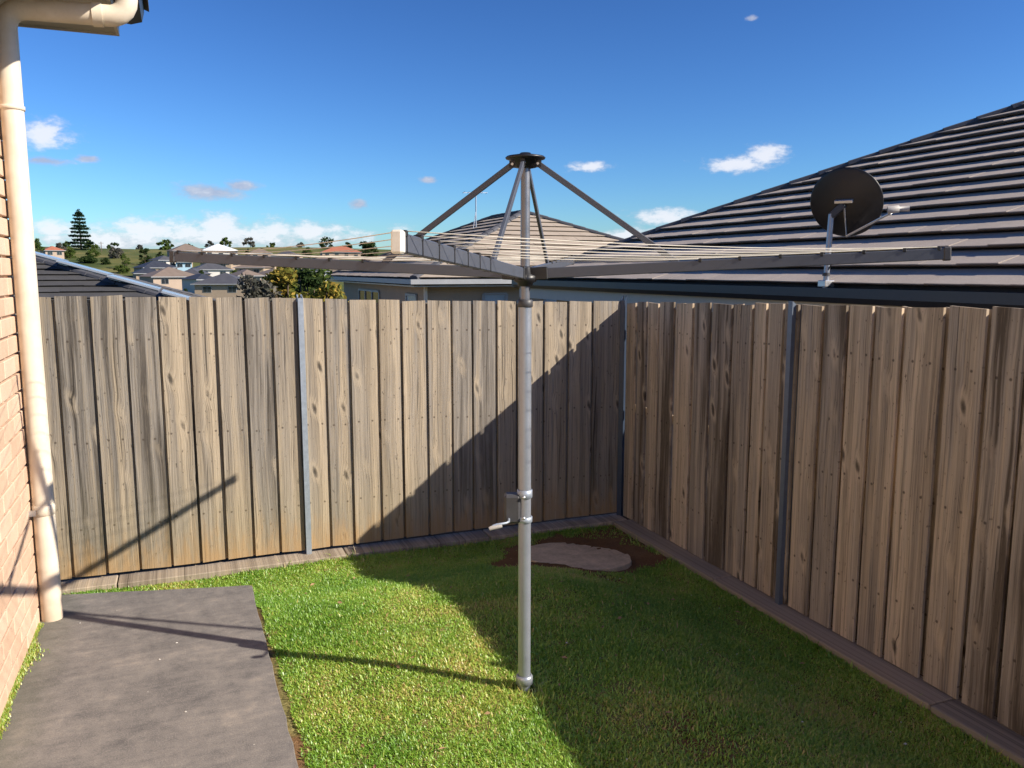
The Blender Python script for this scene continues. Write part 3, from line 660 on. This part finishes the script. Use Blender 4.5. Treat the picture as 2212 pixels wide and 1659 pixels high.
def hip_roof(par, x0, x1, y0, y1, ze, pitch, gauge, mat, capm, lift=.035, tw=.36, faces='nesw', ridge='y'):
    """hip roof over a rectangle; par must sit at the world origin. ridge runs along the longer side"""
    w, dpt = x1 - x0, y1 - y0; half = min(w, dpt) / 2; cp, sp = math.cos(pitch), math.sin(pitch); U = half / cp
    spec = {'s': (Vector((x0, y0, ze)), Vector((1, 0, 0)), Vector((0, 1, 0)), w), 'n': (Vector((x1, y1, ze)), Vector((-1, 0, 0)), Vector((0, -1, 0)), w),
            'w': (Vector((x0, y1, ze)), Vector((0, -1, 0)), Vector((1, 0, 0)), dpt), 'e': (Vector((x1, y0, ze)), Vector((0, 1, 0)), Vector((-1, 0, 0)), dpt)}
    for fch in 'nesw':
        o_, sd, inn, L = spec[fch]; ud = (inn * cp + Vector((0, 0, sp))).normalized(); nd = (-inn * sp + Vector((0, 0, cp))).normalized()
        if fch in faces:
            k = int(U / gauge); und = .006
            for i in range(k + 1):
                u0, u1 = i * gauge, min((i + 1) * gauge, U - .001)
                if u1 - u0 > .02: course(par, 'tile_course', o_, sd, ud, nd, u0, u1, lambda u: u * cp, lambda u: L - u * cp, mat, tw, lift)
        P = lambda s_, u_: o_ + sd * s_ + ud * u_ - nd * .02
        MB().add([P(0, 0), P(L, 0), P(L - half, U), P(half, U)], [(0, 1, 2, 3)]).build('roof_deck', capm, par)
    zr = ze + half * math.tan(pitch)
    if w <= dpt: ra, rb = Vector(((x0 + x1) / 2, y0 + half, zr)), Vector(((x0 + x1) / 2, y1 - half, zr))
    else: ra, rb = Vector((x0 + half, (y0 + y1) / 2, zr)), Vector((x1 - half, (y0 + y1) / 2, zr))
    ends = {(0, 0): Vector((x0, y0, ze)), (1, 0): Vector((x1, y0, ze)), (0, 1): Vector((x0, y1, ze)), (1, 1): Vector((x1, y1, ze))}
    def caps(p, q_):
        Ld = (q_ - p).length; k = max(1, int(Ld / .42)); d = (q_ - p).normalized(); sdv = d.cross(Vector((0, 0, 1))).normalized(); uu = sdv.cross(d)
        for i in range(k):
            a, b = p + d * (Ld * i / k), p + d * (Ld * (i + 1) / k + .03); mb = MB(); vs = []
            for c_, rr_ in ((a, .125), (b, .105)):
                for t in (0, 45, 90, 135, 180): vs.append(c_ + sdv * (rr_ * math.cos(R(t))) + uu * (rr_ * .6 * math.sin(R(t)) + .02))
            mb.add(vs, [(j, j + 1, j + 6, j + 5) for j in range(4)] + [(4, 3, 2, 1, 0)]); mb.build('ridge_cap', capm, par)
        MB().bar(p + uu * -.01, q_ + uu * -.01, .20, .09, uu).build('ridge_bedding', capm, par)
    if (rb - ra).length > .1: caps(ra, rb)
    for (i, j), p in ends.items():
        tgt = (ra if (j == 0) else rb) if w <= dpt else (ra if i == 0 else rb)
        caps(p, tgt)
    return ra, rb

# neighbour on the right
nr = tag(empty('neighbour_house'), 'house with broad brown-grey tiled hip roof behind the right fence', 'house')
RX0, RY1, RZE = 5.6, 13.7, 1.835
hip_roof(nr, RX0, RX0 + 14.6, -9.0, RY1, RZE, R(24.2), .385, M['tile_grey'], M['ridge_dark'], .072, .38, faces='w')
g = [(RX0 - .13, RZE + .01), (RX0 - .13, RZE - .075), (RX0 - .10, RZE - .125), (RX0 - .01, RZE - .13), (RX0 - .01, RZE - .005)]
MB().prism([(x, -9.0, z) for x, z in g], (0, RY1 + 9.0, 0)).build('gutter', M['charcoal_metal'], nr)
MB().box((RX0 - .008, -9.0, RZE - .30), (RX0 + .02, RY1 - .02, RZE - .01)).build('fascia', M['fascia_cream'], nr)
MB().box((RX0 + .02, -8.9, RZE - .22), (RX0 + .5, RY1 - .5, RZE - .20)).build('soffit', M['fascia_cream'], nr)
MB().box((RX0 + .5, -8.5, -1.0), (RX0 + 14, RY1 - .5, RZE - .2)).build('wall', M['wall_tan'], nr)
MB().prism([(RX0 - .1, RY1, RZE + .01), (RX0 - .1, RY1 + .12, RZE + .01), (RX0 - .1, RY1 + .12, RZE - .1), (RX0 - .1, RY1, RZE - .13)], (14.4, 0, 0)).build('gutter', M['charcoal_metal'], nr)

# satellite dish on the eave
def on_x(px, py, X): d = pix_dir(px, py); k = X / d.x; return Vector((0, 0, EYE)) + d * k
foot = on_x(1783, 622, RX0 - .06); cen = on_x(1824, 441, RX0 + .02)
dish = tag(empty('satellite_dish', foot), 'black satellite dish seen from behind on the brown tiled roof', 'satellite dish')
def dl(p): return Vector(p) - foot
top = on_x(1796, 462, RX0 - .04)
MB().tube([dl(foot), dl(foot + (top - foot) * .35), dl(top)], .026, 16).build('mast', M['galv_pole'], dish)
MB().box((-.05, -.05, -.03), (.06, .05, .03)).build('mast_clamp', M['alu'], dish, dl(foot + Vector((0, 0, .04))), bevel=.005)
MB().tube([dl(foot + Vector((0, 0, .11))), dl(foot + Vector((0, 0, .14)))], .033, 16).build('mast_collar', M['darkgrey'], dish)
aim = Vector((.80, .50, .34)).normalized()
Mq = aim.to_track_quat('Z', 'Y').to_matrix(); rad = .315
prof = [(r_ * rad, .13 * rad * 1.0 * (r_ ** 2) * 1.3) for r_ in (0, .2, .4, .6, .8, .93, 1.0)]
prof += [(rad + .006, prof[-1][1] + .004), (rad + .004, prof[-1][1] + .012), (rad - .004, prof[-1][1] + .010)] + [(r_ * rad, .13 * rad * 1.3 * (r_ ** 2) + .007) for r_ in (.9, .6, .3, 0)]
MB().lathe(prof, 48, dl(cen), Mq).build('reflector', M['black'], dish)
MB().bar(dl(cen - aim * .015) + Mq @ Vector((-.08, .03, 0)), dl(cen - aim * .015) + Mq @ Vector((.08, .03, 0)), .03, .04, aim).build('back_bracket', M['alu'], dish, bevel=.004)
MB().bar(dl(top) + Vector((0, 0, -.02)), dl(cen - aim * .01), .05, .06).build('tilt_bracket', M['darkgrey'], dish, bevel=.005)
low = dl(cen) + Mq @ Vector((0, -rad * .98, .03))
lnb = dl(on_x(1925, 452, RX0 + .12))
MB().tube([dl(cen - aim * .02), low, lnb - Vector((0, 0, .03))], .012, 8).build('feed_arm', M['alu'], dish)
f0 = lnb - aim * .03
MB().tube([f0 - Vector((.02, -.01, 0)), f0 + Vector((.05, -.045, .01)), f0 + Vector((.052, -.05, .01)), f0 + Vector((.11, -.1, .01))], [.032, .032, .02, .024], 16).build('feed_horn', M['grip'], dish)
MB().tube([dl(foot + Vector((0, -.02, .16))), dl(foot + Vector((.02, -.07, .26))), dl(foot + Vector((.02, -.06, .34)))], .006, 8).build('cable', M['black'], dish)

# house straight behind
nc = tag(empty('neighbour_house'), 'tan brick house with pale tiled hip roof behind the clothesline', 'house')
CX0, CX1, CY0, CY1, CZE = 5.35, 15.35, 20.0, 32.8, 1.80
hip_roof(nc, CX0, CX1, CY0, CY1, CZE, R(22.5), .40, M['tile_tan'], M['ridge_dark'], .05, .4, faces='sw')
MB().box((CX0 + .5, CY0 + .5, -3.0), (CX1 - .5, CY1 - .5, CZE - .16)).build('wall', M['wall_tan'], nc)
MB().box((CX0 + .02, CY0 + .02, CZE - .20), (CX1 - .02, CY1 - .02, CZE - .165)).build('soffit', M['fascia_cream'], nc)
for a, b in (((CX0 - .1, CY0 - .1, CZE - .13), (CX1 + .1, CY0 + .02, CZE - .01)), ((CX0 - .1, CY0 + .02, CZE - .13), (CX0 + .02, CY1, CZE - .01))): MB().box(a, b).build('gutter', M['frame'], nc)
def window(par, x0, x1, y0, y1, z0, z1, glass, nsplit=2):
    """window in a wall facing -x (x0==x1) or -y; frame proud of the wall, pane behind it"""
    if abs(x1 - x0) < 1e-6: a, b, n_ = Vector((x0, y0, 0)), Vector((x0, y1, 0)), Vector((-1, 0, 0))
    else: a, b, n_ = Vector((x0, y0, 0)), Vector((x1, y0, 0)), Vector((0, -1, 0))
    mb = MB(); f = .06
    for z in (z0, z1): mb.bar(a + Vector((0, 0, z)) + n_ * .02, b + Vector((0, 0, z)) + n_ * .02, .08, f)
    for i in range(nsplit + 1):
        p = a.lerp(b, i / nsplit) + n_ * .021; mb.bar(p + Vector((0, 0, z0)), p + Vector((0, 0, z1)), .08, f, n_)
    w_ = mb.build('window', M['frame'], par)
    MB().bar(a + n_ * .012 + Vector((0, 0, (z0 + z1) / 2)), b + n_ * .012 + Vector((0, 0, (z0 + z1) / 2)), .02, z1 - z0 - .02).build('pane', glass, w_)
window(nc, CX0 + .5, CX0 + .5, 26.0, 29.2, -1.0, 1.35, M['glass'], 3)
window(nc, 7.35, 8.0, CY0 + .5, CY0 + .5, -.2, 1.4, M['blind'], 1)
window(nc, 9.1, 10.2, CY0 + .5, CY0 + .5, -.2, 1.4, M['blind'], 2)
window(nc, CX0 + .5, CX0 + .5, 21.5, 22.6, .2, 1.35, M['blind'], 1)
MB().tube([(CX0 + .42, CY0 + .42, -2), (CX0 + .42, CY0 + .42, CZE - .2)], .05, 10).build('downpipe', M['cream'], nc)
# tv antenna on its ridge
ab = Vector((9.3, 26.6, 3.65)); ant = tag(empty('tv_antenna', ab), 'thin grey television antenna on the pale tiled roof', 'antenna')
MB().tube([(0, 0, -.3), (0, 0, .95)], .022, 8).build('mast', M['galv'], ant)
MB().tube([(-.16, -.12, -.35), (0, 0, .35)], .012, 6).build('brace', M['galv'], ant)
bm_ = MB().bar((-.45, 0, .92), (.45, .1, .96), .02, .02).build('boom', M['galv'], ant)
for i in range(6): c = Vector((-.42 + i * .165, i * .02, .94)); MB().tube([c - Vector((.05, .30 - .02 * i, 0)), c + Vector((.05, .30 - .02 * i, 0))], .008, 5).build('element', M['galv'], bm_)

# dark roof of the house behind the back fence, left, with solar panels
nl = tag(empty('neighbour_house'), 'house with low dark tiled hip roof and solar panels beyond the back fence', 'house')
QX1, QY0, QZE, QP = 2.35, 16.0, .62, R(16.8)
hip_roof(nl, QX1 - 20, QX1, QY0, QY0 + 13.2, QZE, QP, .40, M['tile_dark'], M['ridge_dark'], .045, .4, faces='s')
MB().box((QX1 - 19.5, QY0 + .5, -3), (QX1 - .5, QY0 + 12.7, QZE - .1)).build('wall', M['wall_tan'], nl)
cp, sp_ = math.cos(QP), math.sin(QP)
ud = Vector((-cp, 0, sp_)); nd = Vector((sp_, 0, cp)); yd = Vector((0, 1, 0)); oe = Vector((QX1, QY0, QZE))
for row, (u0, v0, kk) in enumerate(((1.85, 2.15, 1), (2.95, 3.25, 1), (4.05, 4.35, 1), (5.15, 5.4, 1))):
    for i in range(kk):
        c0 = oe + ud * u0 + yd * (v0 + i * 1.72) + nd * .11
        p_ = MB().add([c0 + a * ud * 1.04 + b * yd * 1.68 + c * nd * .04 for c in (0, 1) for a, b in ((0, 0), (1, 0), (1, 1), (0, 1))], [(0, 3, 2, 1), (4, 5, 6, 7), (0, 1, 5, 4), (1, 2, 6, 5), (2, 3, 7, 6), (3, 0, 4, 7)]).build('solar_panel', M['panel'], nl)
        for s_ in (.3, 1.4): MB().bar(c0 + ud * .02 + yd * s_ - nd * .02, c0 + ud * 1.02 + yd * s_ - nd * .02, .04, .04).build('mount_rail', M['alu'], p_)

# ------------------------------------------------------------------ far houses
def ground_r(px, py, r0, drop=0.0):
    """distance near r0 where something whose picture height is py stands drop metres above the ground"""
    best = None
    for r in np.linspace(r0 * .6, r0 * 1.7, 90):
        p = at_r(px, py, r); e = abs(p.z - drop - float(terrain_z(np.array(p.x), np.array(p.y)))) + abs(r - r0) / r0 * .8
        if best is None or e < best[0]: best = (e, r)
    return float(best[1])
def far_house(label, px, py, r, w, d, eave, wallm, roofm, rot=0.0, pitch=23, gable=False, glass='glass', garage=False, roofless=False):
    """py: picture height of the eave line; r: metres away"""
    w *= ground_r(px, py, r, 3.0) / r; r = ground_r(px, py, r, 3.0); w = max(w, 5.0)
    p = at_r(px, py, r); gz = float(terrain_z(np.array(p.x), np.array(p.y))); hgt = p.z - gz
    if hgt < 2.6: gz = p.z - 2.6; hgt = 2.6
    face = math.atan2(p.x, p.y)
    o = tag(empty('suburban_house', (p.x, p.y, gz), -face + rot), label, 'house', 'houses on the far slope')
    MB().box((-w / 2, -d / 2, -1.5), (w / 2, d / 2, hgt)).build('wall', wallm, o)
    ov = .55; X, Y = w / 2 + ov, d / 2 + ov; hr = min(X, Y) * math.tan(R(pitch)); z = hgt - .02
    if gable: rdg = ((-X, 0), (X, 0))
    elif X >= Y: rdg = ((-(X - Y), 0), (X - Y, 0))
    else: rdg = ((0, -(Y - X)), (0, Y - X))
    vs = [(-X, -Y, z), (X, -Y, z), (X, Y, z), (-X, Y, z), (rdg[0][0], rdg[0][1], z + hr), (rdg[1][0], rdg[1][1], z + hr)]
    fs = [(0, 1, 5, 4), (2, 3, 4, 5), (1, 2, 5), (3, 0, 4), (3, 2, 1, 0)] if X >= Y else [(0, 1, 4), (1, 2, 5, 4), (2, 3, 5), (3, 0, 4, 5), (3, 2, 1, 0)]
    ro = MB().add(vs, fs).build('roof', roofm, o)
    MB().box((-X - .08, -Y - .08, z - .18), (X + .08, -Y, z)).build('gutter', M['frame'], ro)
    k = max(2, int(w / 3.6))
    for i in range(k):
        xc = -w / 2 + w * (i + .5) / k
        if garage and i == k - 1:
            MB().box((xc - 1.3, -d / 2 - .06, hgt - 2.6), (xc + 1.3, -d / 2 + .02, hgt - .4)).build('garage_door', M['wall_white'], o)
        else:
            wd = MB().box((xc - .85, -d / 2 - .07, hgt - 1.75), (xc + .85, -d / 2 + .02, hgt - .5)).build('window', M['frame'], o)
            for s_ in (-1, 1): MB().box((xc + (.03 if s_ > 0 else -.78), -d / 2 - .09, hgt - 1.68), (xc + (.78 if s_ > 0 else -.03), -d / 2 - .05, hgt - .57)).build('pane', M[glass], wd)
    return o
HS = [   # label, picture x, eave y, distance, picture width, depth, walls, roof, turn, pitch
 ('navy roofed house on the far slope below the grassy field', 336, 578, 280, 76, 9, 'wall_tan', 'roof_navy', .35, 24),
 ('pink rendered house with brown roof and white garage on the slope', 366, 597, 190, 105, 10, 'wall_pink', 'roof_tan', .3, 22),
 ('tan house with dark hip roof just above the fence top', 488, 612, 160, 118, 10, 'wall_tan', 'roof_grey', -.25, 22),
 ('white walled house with grey roof in the middle of the far slope', 455, 582, 235, 84, 9, 'wall_white', 'roof_grey', .2, 22),
 ('narrow pale blue rendered house between the dark roofs', 397, 566, 290, 16, 6, 'wall_blue', 'roof_grey', 0, 18),
 ('brown roofed house at the top of the far slope left of the white shed', 402, 542, 330, 72, 12, 'wall_pink', 'roof_tan', .2, 24),
 ('long white roofed shed on the far skyline', 470, 542, 420, 74, 16, 'wall_white', 'roof_white', .15, 22),
 ('brown roofed house below the long white shed', 548, 578, 260, 70, 9, 'wall_tan', 'roof_tan', -.3, 22),
 ('brown hip roofed house half hidden behind the garden shrubs', 590, 594, 200, 70, 9, 'wall_tan', 'roof_tan', .4, 22),
 ('terracotta roofed house on the far skyline behind the wires', 735, 545, 400, 90, 12, 'wall_pink', 'roof_red', .1, 22),
 ('red roofed cottage on the skyline left of the tall pine', 112, 541, 330, 40, 9, 'wall_pink', 'roof_red', .2, 24),
 ('small white house with navy roof low on the far slope', 432, 603, 175, 44, 7, 'wall_white', 'roof_navy', .5, 22),
 ('grey roofed house beside the yellow field on the skyline', 622, 553, 350, 60, 11, 'wall_tan', 'roof_grey', -.2, 22),
 ('dark roofed house at the edge of the far grassy field', 385, 560, 310, 60, 9, 'wall_tan', 'roof_grey', -.1, 22),
 ('cream house with brown roof right of the narrow blue house', 515, 562, 300, 60, 9, 'wall_pink', 'roof_tan', .25, 22),
 ('long grey roofed house behind the yellow spiky shrub', 640, 572, 270, 90, 9, 'wall_tan', 'roof_grey', .1, 20),
 ('charcoal roofed house nearest the solar panel roof', 318, 590, 225, 60, 9, 'wall_tan', 'roof_navy', .1, 24),
 ('grey roofed house right of the pink rendered house', 420, 592, 215, 56, 9, 'wall_pink', 'roof_grey', -.3, 24),
 ('brown roofed house above the tan house with dark hip roof', 530, 595, 205, 60, 9, 'wall_pink', 'roof_tan', .3, 24),
 ('low navy roofed house behind the white walled house', 470, 566, 285, 70, 9, 'wall_tan', 'roof_navy', -.15, 24),
 ('grey roofed cottage between the blue house and the skyline', 352, 562, 300, 44, 8, 'wall_white', 'roof_grey', .4, 24),
 ('dark roofed house left of the long grey roofed house', 582, 574, 262, 54, 9, 'wall_tan', 'roof_navy', -.35, 24),
 ('brown roofed cottage on the skyline right of the white shed', 560, 547, 390, 50, 9, 'wall_pink', 'roof_tan', .1, 24),
 ('pale house with navy roof behind the golden shrub', 675, 586, 225, 60, 9, 'wall_white', 'roof_navy', .2, 24),
 ('brown roofed house on the slope behind the left clothesline arm', 705, 566, 300, 80, 10, 'wall_pink', 'roof_tan', -.2, 22),
]
for (lab, px, py, r, wp, d, wm, rm, rot, pt) in HS:
    far_house(lab, px, py, r, max(3.0, wp * r / FPX * .92 - 1.1), d, 0, M[wm], M[rm], rot, pt, garage=('garage' in lab))

# ------------------------------------------------------------------ trees and shrubs
def leaf_mesh(name, centres, radii, per, size, mat, flat=1.0, seed=0):
    r_ = np.random.default_rng(seed); V = []; T = []
    for c, rad in zip(centres, radii):
        dv = r_.normal(size=(per, 3)); dv /= np.linalg.norm(dv, axis=1)[:, None]
        p = np.array(c) + dv * (rad * (r_.random(per) ** .45))[:, None] * np.array([1, 1, flat])
        a = r_.normal(size=(per, 3)); a /= np.linalg.norm(a, axis=1)[:, None]; b = np.cross(a, r_.normal(size=(per, 3))); b /= np.linalg.norm(b, axis=1)[:, None]
        s = size * r_.uniform(.5, 1.3, per)[:, None]
        V.append(np.stack([p - a * s, p + b * s * .45, p + a * s, p - b * s * .45], 1).reshape(-1, 3))
        T.append(np.repeat(np.clip(r_.normal(r_.uniform(.3, .7), .22, per), 0, 1), 4))
    v = np.concatenate(V); return np_mesh(name, v, np.arange(len(v)).reshape(-1, 4), mat, {'tint': np.concatenate(T)})
def tree(name, label, cat, p, h, wid, leaf, seed, trunk_h=.35, clumps=26, per=120, size=None, group=None):
    """tapered trunk, limbs and a ragged crown of leaf clumps"""
    o = tag(empty(name, p), label, cat, group); r_ = random.Random(seed)
    cs = []; rs = []
    for i in range(clumps):
        t = r_.random(); zz = h * (trunk_h + (1 - trunk_h) * t * .92); env = math.sin(math.pi * min(1, .18 + t * .78)) ** .8
        a = r_.uniform(0, 6.28); q_ = wid / 2 * env * math.sqrt(r_.random())
        cs.append((q_ * math.cos(a), q_ * math.sin(a), zz)); rs.append(wid * r_.uniform(.09, .19))
    mb = MB().tube([(0, 0, -.8), (0, 0, h * trunk_h * .6), (r_.uniform(-.05, .05) * wid, 0, h * trunk_h), (0, 0, h * .8)], [h * .035, h * .028, h * .022, h * .006], 8)
    for c in cs[::3]: mb.tube([(0, 0, h * trunk_h * .8), (c[0] * .5, c[1] * .5, (h * trunk_h + c[2]) / 2), c], [h * .012, h * .008, h * .003], 5)
    mb.build('trunk', M['bark'], o)
    link('crown', leaf_mesh('crown', cs, rs, per, size or wid * .045, M[leaf], .8, seed), o)
    return o
def tz(p): return float(terrain_z(np.array(p.x), np.array(p.y)))
def far_tree(label, px, py_top, r, h_px, w_px, leaf, seed, **k):
    r = ground_r(px, py_top + h_px, r); p = at_r(px, py_top, r); g = tz(p); sc = r / FPX * math.cos(math.atan((px - W0 / 2) / FPX)) ; h = max(h_px * sc * .8, min(p.z - g, h_px * sc * 1.6))
    return tree('tree', label, 'tree', (p.x, p.y, g - .2), h, w_px * sc, leaf, seed, trunk_h=.08, clumps=30, group='trees on the far slope', **k)
FT = [('dark rounded tree on the far ridge nearest the downpipe', 78, 503, 150, 60, 40, 'leaf_green', 1),
      ('bare purplish tree left of the tall pine', 128, 523, 300, 30, 26, 'leaf_grey', 2),
      ('low grey-green tree right of the tall pine', 248, 534, 330, 24, 34, 'leaf_grey', 3),
      ('dark spreading tree on the ridge right of the far field', 312, 532, 260, 40, 28, 'leaf_dark', 4),
      ('rounded bush at the top of the near solar roof', 290, 578, 70, 45, 40, 'leaf_green', 5),
      ('green tree on the field edge above the solar panels', 268, 545, 190, 36, 22, 'leaf_green', 6),
      ('small tree on the skyline left of the white shed', 345, 541, 210, 22, 16, 'leaf_dark', 7),
      ('skyline tree just right of the long white shed', 536, 536, 320, 18, 16, 'leaf_dark', 8),
      ('dark twin-crowned tree on the skyline above the left arm', 563, 533, 330, 22, 20, 'leaf_dark', 9),
      ('leafy skyline tree left of the terracotta roof', 665, 533, 260, 26, 24, 'leaf_green', 10),
      ('dark bushy skyline tree right of the terracotta roof', 800, 524, 230, 34, 44, 'leaf_dark', 11),
      ('small olive tree below the tall pine', 200, 536, 300, 18, 26, 'leaf_green', 12),
      ('olive tree between the pine and the red roofed cottage', 152, 534, 260, 24, 30, 'leaf_green', 13),
      ('low tree in front of the pink house', 400, 584, 92, 34, 22, 'leaf_dark', 14),
      ('scrubby tree between the pink house and the dark roofs', 432, 560, 130, 26, 20, 'leaf_dark', 15)]
FT += [('round dark bush in the middle of the far field', 228, 556, 360, 16, 22, 'leaf_dark', 31),
       ('olive bush at the foot of the far field', 262, 572, 300, 18, 30, 'leaf_green', 32),
       ('dark hedge-like tree above the solar panel roof', 190, 553, 330, 14, 40, 'leaf_dark', 33),
       ('thick dark tree behind the pink rendered house', 345, 570, 240, 26, 30, 'leaf_dark', 34),
       ('green tree beside the white walled house', 505, 580, 230, 24, 22, 'leaf_green', 35),
       ('dark tree between the brown roofs left of the shrubs', 560, 588, 200, 28, 26, 'leaf_dark', 36),
       ('olive tree at the right edge of the far houses', 700, 572, 240, 28, 30, 'leaf_green', 37)]
for lab, px, pt, r, hp, wp, lf, sd_ in FT: far_tree(lab, px, pt, r, hp, wp, lf, sd_)
for i in range(17):           # a ragged line of far trees on the ridge
    px = 60 + i * 49 + random.uniform(-18, 18); lfs = random.choice(('leaf_dark', 'leaf_green', 'leaf_grey')); r = random.uniform(480, 640)
    p = at_r(px, 545, r); g = tz(p); hh = random.uniform(3, 7)
    tree('tree', 'distant low tree in the ragged row along the far ridge', 'tree', (p.x, p.y, g - .3), hh, hh * random.uniform(1.0, 1.8), lfs, 100 + i, trunk_h=.1, clumps=12, per=45, size=.8, group='row of ridge trees')

# tall Norfolk-type pine: whorls of level branches
pp = at_r(176, 545, 420); pg = pp.z - 2; ph = at_r(176, 455, 420).z - pg
pine = tag(empty('pine_tree', (pp.x, pp.y, pg)), 'tall dark tiered pine tree standing alone on the far skyline', 'tree')
mb = MB().tube([(0, 0, 0), (0, 0, ph * .5), (0, 0, ph)], [.5, .3, .05], 8); cs = []; rs = []
rp = random.Random(4)
for k in range(13):
    t = k / 12; z = ph * (.08 + .88 * t + rp.uniform(-.015, .015)); L = (4.4 * (1 - t) ** .62 + .75) * (.70 + .42 * rp.random()); nb = 7 if t < .7 else 5
    for j in range(nb):
        a = 6.28 * j / nb + k * .5 + rp.uniform(-.2, .2); e = Vector((math.cos(a) * L, math.sin(a) * L, z + .35 * L * .3 - .2))
        mb.tube([(0, 0, z), tuple(e)], [.09, .03], 5)
        for s_ in (.3, .5, .7, .9, 1.0): cs.append((e.x * s_, e.y * s_, z + (e.z - z) * s_)); rs.append(rp.uniform(.55, 1.0))
cs += [(0, 0, ph), (.3, 0, ph - .9)]; rs += [1.1, 1.2]
mb.build('trunk', M['bark'], pine)
link('crown', leaf_mesh('crown', cs, rs, 24, .46, M['leaf_pine'], .6, 77), pine)
# thin pole right of it
pq = at_r(218, 522, 400); MBp = MB().tube([(0, 0, -8), (0, 0, 0)], [.18, .12], 8)
po = tag(empty('power_pole', (pq.x, pq.y, pq.z)), 'thin grey power pole right of the tall pine', 'pole'); MBp.build('shaft', M['bark'], po); MB().box((-1, -.06, -.7), (1, .06, -.55)).build('crossarm', M['bark'], po)

# garden shrubs just beyond the back fence
SHR = [('dark fine-leaved shrub between the grey and the yellow-green garden shrubs', 578, 580, 14.0, 1.9, .60, 'leaf_dark', 21),
       ('yellow-green spiky shrub rising above the middle of the fence', 614, 572, 13.0, 2.2, .48, 'leaf_yellow', 22),
       ('dark green shrub right of the yellow spiky shrub', 650, 580, 14.5, 2.0, .62, 'leaf_dark', 23),
       ('olive shrub with pale tips beyond the fence', 684, 578, 15.0, 2.1, .60, 'leaf_green', 24),
       ('golden leaved shrub next to the tan brick house', 716, 590, 13.5, 1.8, .60, 'leaf_yellow', 25),
       ('grey-leaved shrub behind the back fence, leftmost of the garden shrubs', 548, 602, 12.5, 1.6, .50, 'leaf_grey', 26)]
for lab, px, pt, r, hh, ww, lf, sd_ in SHR:
    p = at_r(px, pt, r); g = tz(p); hh = max(hh, p.z - g)
    tree('garden_shrub', lab, 'shrub', (p.x, p.y, p.z - hh + .12), hh, ww * 2.0, lf, sd_, trunk_h=.3, clumps=60, per=90, size=.05, group='garden shrubs beyond the back fence')

# pebbles and crumbs on the path and lawn
mb = MB(); rp = random.Random(8)
for i in range(34):
    if i < 9: x, y, z = rp.uniform(-.7, .3), rp.uniform(3.0, 5.2), .003
    else: x, y = rp.uniform(1.6, 3.4), rp.uniform(2.4, 5.2); z = float(lawn_z(np.array(x), np.array(y))) + .022
    s_ = rp.uniform(.0025, .006) * (1.6 if rp.random() < .1 else 1); a = rp.random() * 6
    mb.add([(x + s_ * math.cos(a + k * 1.57) * (1 + .5 * (k % 2)), y + s_ * math.sin(a + k * 1.57), z + (0 if k < 4 else s_)) for k in range(4)] + [(x, y, z + s_ * .9)], [(0, 1, 4), (1, 2, 4), (2, 3, 4), (3, 0, 4)])
tag(mb.build('pebbles', M['wall_white']), 'scattered pale crumbs of stone on the path and lawn', 'pebbles', kind='stuff')

# a few dead leaves on the lawn
mb = MB(); rp = random.Random(12)
for i in range(60):
    x, y = rp.uniform(.6, 3.5), rp.uniform(2.2, 6.2); z = float(lawn_z(np.array(x), np.array(y))) + rp.uniform(.018, .03); a = rp.random() * 6.28; L = rp.uniform(.010, .024); w = L * .35; t = rp.uniform(-.006, .006)
    c_, s_ = math.cos(a), math.sin(a)
    mb.add([(x - c_ * L, y - s_ * L, z), (x - s_ * w, y + c_ * w, z + .004 + t), (x + c_ * L, y + s_ * L, z + .002), (x + s_ * w, y - c_ * w, z + .004 - t)], [(0, 1, 2), (0, 2, 3)])
M['dead'] = plain('dead_leaf', (.30, .19, .10), .8, 0, .35, 30)
tag(mb.build('leaf_litter', M['dead']), 'small dead brown leaves scattered over the lawn', 'leaves', kind='stuff')
